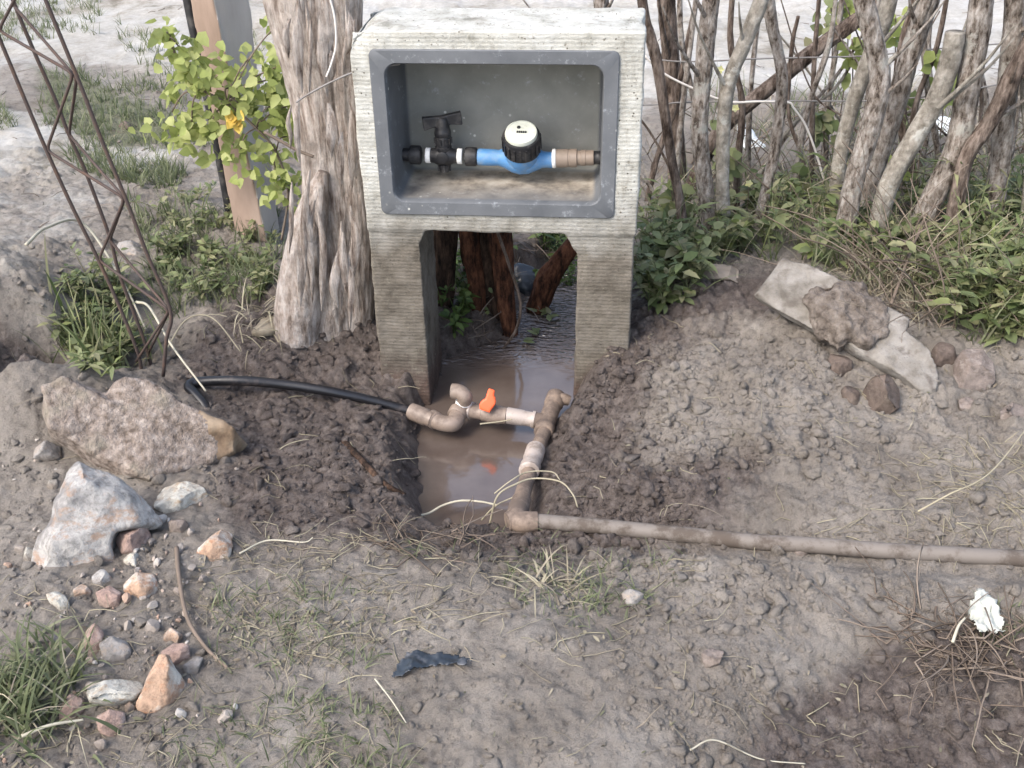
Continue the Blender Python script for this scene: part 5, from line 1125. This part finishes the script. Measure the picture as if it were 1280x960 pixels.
strawset('twigs', [([(800, 180), (1300, 170), (1400, 300), (800, 300)], 120), ([(1020, 320), (1230, 320), (1200, 420), (1090, 390)], 90)], 83, 'twig', (.12, .42), (.0012, .0032), 'tangle of thin bare twigs between the fence stakes', 'twigs', .9, .45)
strawset('dead_stems', [([(800, 200), (1300, 190), (1400, 330), (800, 330)], 120), (rect(1100, 330, 1300, 420), 40)], 84, 'straw', (.10, .30), (.0009, .002), 'dry pale stems standing among the fence weeds', 'dry stems', .9, .5)
for i in range(16):                                    # slim stems between the stakes
    rr = random.Random(500+i); x0 = [815, 845, 872, 925, 935, 1000, 1012, 1030, 1075, 1128, 1150, 1180, 1222, 1245, 1262, 1275][i]+rr.uniform(-5, 5); lean = rr.uniform(-35, 60); y_ = 2.95+rr.uniform(-.1, .35)
    P_ = np.array([RYv(x0-lean*.25+rr.uniform(-6, 6), 290, y_), RYv(x0, 210, y_), RYv(x0+lean*.4+rr.uniform(-8, 8), 130, y_), RYv(x0+lean*.8+rr.uniform(-8, 8), 50, y_), RYv(x0+lean*1.2, -60, y_)])
    w_ = rr.uniform(.005, .011); o = mk('sapling', *tube(P_, [w_, w_, w_*.9, w_*.8, w_*.6], 16, n=80, disp=barkdisp(600+i, .2, 1.2, 20)), M['stake' if i % 3 else 'stake2'])
    tag(o, 'slim grey sapling growing upright in the gaps between thicker stakes', 'sapling', 'slim saplings between the stakes')
for i in range(12):                                    # thin branches crossing behind and between the stakes
    rr = random.Random(900+i); x0 = 830+i*40+rr.uniform(-20, 20); y_ = 2.9+rr.uniform(0, .4); dr = rr.choice((-1, 1)); L_ = rr.uniform(110, 240)
    P_ = np.array([RYv(x0, rr.uniform(250, 285), y_), RYv(x0+dr*L_*.35, rr.uniform(150, 200), y_+.03), RYv(x0+dr*L_*.7, rr.uniform(70, 120), y_+.05), RYv(x0+dr*L_, rr.uniform(-30, 30), y_+.05)])
    P_ = np.concatenate([[np.array([P_[0][0], P_[0][1], Hs(P_[0][0], P_[0][1])-.03])], P_[1:]]); w_ = rr.uniform(.0028, .006)
    tag(mk('thin_branch', *tube(P_, [w_*1.2, w_, w_*.8, w_*.5], 8, n=50, disp=barkdisp(700+i, .15, 1.2, 8)), M[('stake', 'stake2', 'stake3')[i % 3]]), 'bare thin branch crossing the stakes at a slant', 'branch', 'bare branches crossing the stakes')
# pale yellow wildflowers in the fence weeds
for i, (a, b, lb_) in enumerate([(900, 87, 'pale yellow wildflower on the leftmost stakes, upper one'), (919, 135, 'pale yellow wildflower lower down at the peeling stake'), (1160, 258, 'pale yellow wildflower at the foot of the thickest stake'), (1212, 236, 'tiny pale flower near the right edge'), (1270, 316, 'yellow flower in the weeds at the far right'), (936, 229, 'small yellow flower beside the white bag')]):
    c = RYv(a, b, 2.86); fl = empty('wildflower', tuple(c), lb_, 'flower', 'pale yellow wildflowers in the fence'); n = 5; an = np.arange(n)*6.283/n+i
    dv = np.stack([np.cos(an), np.full(n, -.15), np.sin(an)], -1); V, F = leaf_mesh(np.repeat(c[None], n, 0), dv, np.tile([0, -1., .5], (n, 1)), np.full(n, .012), np.full(n, .010), 0); mk('petals', V, F, M['flower'], fl)
    mk('stem', *tube([c+np.array([0, .004, 0]), c+np.array([.01, .03, -.08]), c+np.array([0, .06, -.17])], .0012, 5, n=8), M['twig'], fl)
# leafy sprays hanging between the stakes
for i, (a, b, rr_, nn_, y, mt, lb_) in enumerate([(1182, 92, 20, 34, 2.95, 'vine', 'bright round leaved shoot on the cut off stake'), (1066, 70, 16, 30, 3.2, 'vine', 'leafy green shoot left behind the thick bent stake'), (1120, 40, 16, 22, 3.3, 'vine', 'yellowing leafy shoot high behind the middle stakes'), (1030, 155, 15, 30, 3.2, 'weed', 'green shoot beside the lichen spotted stake'), (1142, 135, 14, 22, 3.3, 'weed', 'green shoot in the gap right of the middle stakes'), (1040, 30, 18, 26, 3.3, 'weed', 'leafy shoot above the dark slanting trunk'), (440, 378, 16, 10, 2.7, 'vine', 'light green leaves between tree trunk and left leg'), (1060, 15, 14, 20, 3.3, 'vine', 'leafy tip at the top middle of the fence'), (905, 195, 13, 20, 2.9, 'weed', 'green leaves climbing the foot of the peeling stake'), (1000, 232, 16, 26, 2.9, 'weed', 'green leaves just right of the slim stake foot'), (1250, 225, 18, 34, 2.85, 'weed', 'green leaves at the foot of the upright stake near the right edge'), (842, 255, 14, 26, 2.75, 'weed', 'green leaves beside the housing at the split slat foot'), (1110, 222, 14, 22, 2.85, 'vine', 'light leaves at the foot of the pale blotched stake')]):
    c0_ = RYv(a, b, y); sh = empty('leafy_shoot', tuple(c0_), lb_, 'shoot', 'leafy shoots among the stakes'); v = Veg(300+i)
    for k in range(nn_):
        q = np.array([rnd.gauss(0, .5), rnd.gauss(0, .4), rnd.gauss(0, .7)])*rr_/FPX*3.4
        v.leaf(c0_+q, np.array([rnd.uniform(-1, 1), rnd.uniform(-.6, .2), rnd.uniform(-.8, .4)]), np.array([rnd.gauss(0, .4), -1, .6]), rnd.uniform(.03, .05), rnd.uniform(.024, .036))
    v.st.add(*tube([np.array([c0_[0]+.03, c0_[1]+.03, .15]), c0_*.5+np.array([c0_[0]+.06, c0_[1]+.05, .2])*.5, c0_+np.array([.02, .02, -.10]), c0_, c0_+np.array([-.01, 0, .05])], .002, 5, n=8)); v.build(M[mt], M['twig'], sh, droop=.1)
# small plant hanging inside the arch
hp = empty('hanging_plant', tuple(RYv(590, 360, 2.62)), 'small green sprig hanging in the shade of the housing arch', 'plant'); v = Veg(402)
for (x0, y0__, x1, y1, k) in ((556, 330, 575, 350, 14), (575, 340, 590, 380, 26), (585, 350, 612, 392, 24), (600, 340, 606, 355, 8)):
    A_, B_ = RYv(x0, y0__, 2.66), RYv(x1, y1, 2.6); v.st.add(*tube([A_, (A_+B_)/2+np.array([0, 0, .01]), B_], .0015, 5, n=8))
    for q in range(k):
        t = rnd.random(); v.leaf(A_*(1-t)+B_*t+np.array([rnd.gauss(0, .012), rnd.gauss(0, .012), rnd.gauss(0, .012)]), np.array([rnd.uniform(-1, 1), -.4, rnd.uniform(-1, .3)]), np.array([rnd.gauss(0, .3), -.8, .8]), rnd.uniform(.014, .028), rnd.uniform(.009, .014))
v.build(M['weed'], M['twig'], hp, droop=.1)
wl = Veg(403)
for a, b in ((676, 388), (684, 392), (672, 418), (668, 424), (690, 398)):
    for k in range(3): 
        c = PZ(a+rnd.gauss(0, 4), b+rnd.gauss(0, 3), .012); wl.leaf(c, np.array([rnd.uniform(-1, 1), rnd.uniform(-1, 1), .1]), np.array([0, 0, 1.]), .035, .016)
V, F = leaf_mesh(np.array(wl.LB), np.array(wl.LD), np.array(wl.LN), np.array(wl.LL), np.array(wl.LW), 0); tag(mk('water_weed', V, F, M['weed']), 'green leaves floating on the shining water behind the legs', 'leaves', kind='stuff')

# ------------------------------------------------------------------ crumbs of earth
bm = bmesh.new(); bmesh.ops.create_icosphere(bm, subdivisions=2, radius=1); bm.verts.ensure_lookup_table()
ICO = np.array([v_.co[:] for v_ in bm.verts]); ICF = np.array([[q.index for q in f.verts] for f in bm.faces]); bm.free()
def crumbs(nm, regs, seed, mat, rad, label):
    r = np.random.default_rng(seed); P_ = np.concatenate([scat(poly, n, seed+i) for i, (poly, n) in enumerate(regs)]); n = len(P_)
    R_ = rad[0]*(1-r.random(n))**(-1/2.3); R_ = np.minimum(R_, rad[1])
    base = ICO[None]*(1+.0*R_[:, None, None])
    S = r.uniform(.7, 1.3, (n, 1, 3)); S[..., 2] *= .75; rp = (ICO[None]*1.3+r.uniform(0, 60, (n, 1, 3))).reshape(-1, 3)
    dn = fbm3(rp, 2, seed).reshape(n, -1, 1)*.75
    base = base*(1+dn)
    for q in range(7):
        nn_ = unit(r.normal(0, 1, (n, 1, 3))); dd_ = r.uniform(.45, .85, (n, 1)); pr_ = np.sum(base*nn_, -1); base = base-np.maximum(pr_-dd_, 0)[..., None]*nn_
    V = base*S; a = r.uniform(0, 6.28, n); ca, sa = np.cos(a)[:, None], np.sin(a)[:, None]
    V = np.stack([V[..., 0]*ca-V[..., 1]*sa, V[..., 0]*sa+V[..., 1]*ca, V[..., 2]], -1)*R_[:, None, None]+P_[:, None]+np.array([0, 0, 1.])*(R_*.12)[:, None, None]
    F = (ICF[None]+np.arange(n)[:, None, None]*len(ICO)).reshape(-1, 3)
    o = mk(nm, V.reshape(-1, 3), F, M['soil']); ms = masks(P_[:, 0], P_[:, 1])
    for q_, a_ in zip(('wet', 'sand', 'green'), ms):
        at_ = o.data.attributes.new(q_, 'FLOAT', 'POINT'); at_.data.foreach_set('value', np.repeat(a_, len(ICO)).astype(np.float32))
    return tag(o, label, 'soil crumbs', kind='stuff')
crumbs('soil_crumbs', [([(760, 700), (1000, 700), (1010, 860), (860, 960), (760, 900)], 700), (rect(540, 660, 1300, 770), 1300), ([(800, 400), (1030, 430), (1060, 560), (900, 600), (800, 560)], 1300), (rect(1000, 480, 1300, 680), 1000), (rect(-20, 540, 220, 980), 700), (rect(220, 780, 1300, 980), 650), (rect(800, 380, 1300, 480), 500), (rect(-100, 300, 240, 520), 500), ([(840, 850), (1300, 860), (1300, 980), (840, 980)], 500)], 91, 'clod', (.0024, .014), 'crumbs of dry earth over the banks and foreground')
crumbs('wet_soil_crumbs', [([(230, 500), (520, 500), (520, 650), (330, 670), (250, 600)], 900), ([(720, 430), (860, 430), (900, 600), (860, 680), (660, 680), (690, 560)], 1300), (rect(540, 655, 900, 700), 420), (rect(240, 400, 480, 500), 400), ([(740, 400), (800, 395), (830, 460), (740, 500)], 220), ([(545, 400), (740, 400), (740, 470), (545, 470)], 160)], 93, 'mudclod', (.0028, .017), 'wet dark crumbs of mud round the trench')
strawset('litter', [(rect(-60, 0, 240, 300), 60), (rect(820, -20, 1300, 180), 160)], 95, 'twig', (.02, .08), (.001, .002), 'bits of twig littering the far sandy ground', 'twigs', .1)
def gravel(nm, regs, seed, mat, rad, label):
    r = np.random.default_rng(seed); P_ = np.concatenate([scat(poly, n, seed+i) for i, (poly, n) in enumerate(regs)]); n = len(P_); R_ = np.minimum(rad[0]*(1-r.random(n))**(-1/2.0), rad[1])
    base = np.repeat(ICO[None], n, 0)
    for q in range(12):
        nn_ = unit(r.normal(0, 1, (n, 1, 3))); dd_ = r.uniform(.4, .85, (n, 1)); pr_ = np.sum(base*nn_, -1); base = base-np.maximum(pr_-dd_, 0)[..., None]*nn_
    V = base*r.uniform(.6, 1.4, (n, 1, 3))*R_[:, None, None]+P_[:, None]+np.array([0, 0, 1.])*(R_*.3)[:, None, None]
    F = (ICF[None]+np.arange(n)[:, None, None]*len(ICO)).reshape(-1, 3)
    return tag(mk(nm, V.reshape(-1, 3), F, M[mat], smooth=False), label, 'gravel', kind='stuff')
gravel('gravel', [([(30, 560), (250, 640), (250, 900), (60, 920), (20, 760)], 150), (rect(0, 540, 300, 960), 60), (rect(100, 100, 260, 300), 16)], 97, 'gravel', (.003, .013), 'small broken stone chips scattered round the rock pile')
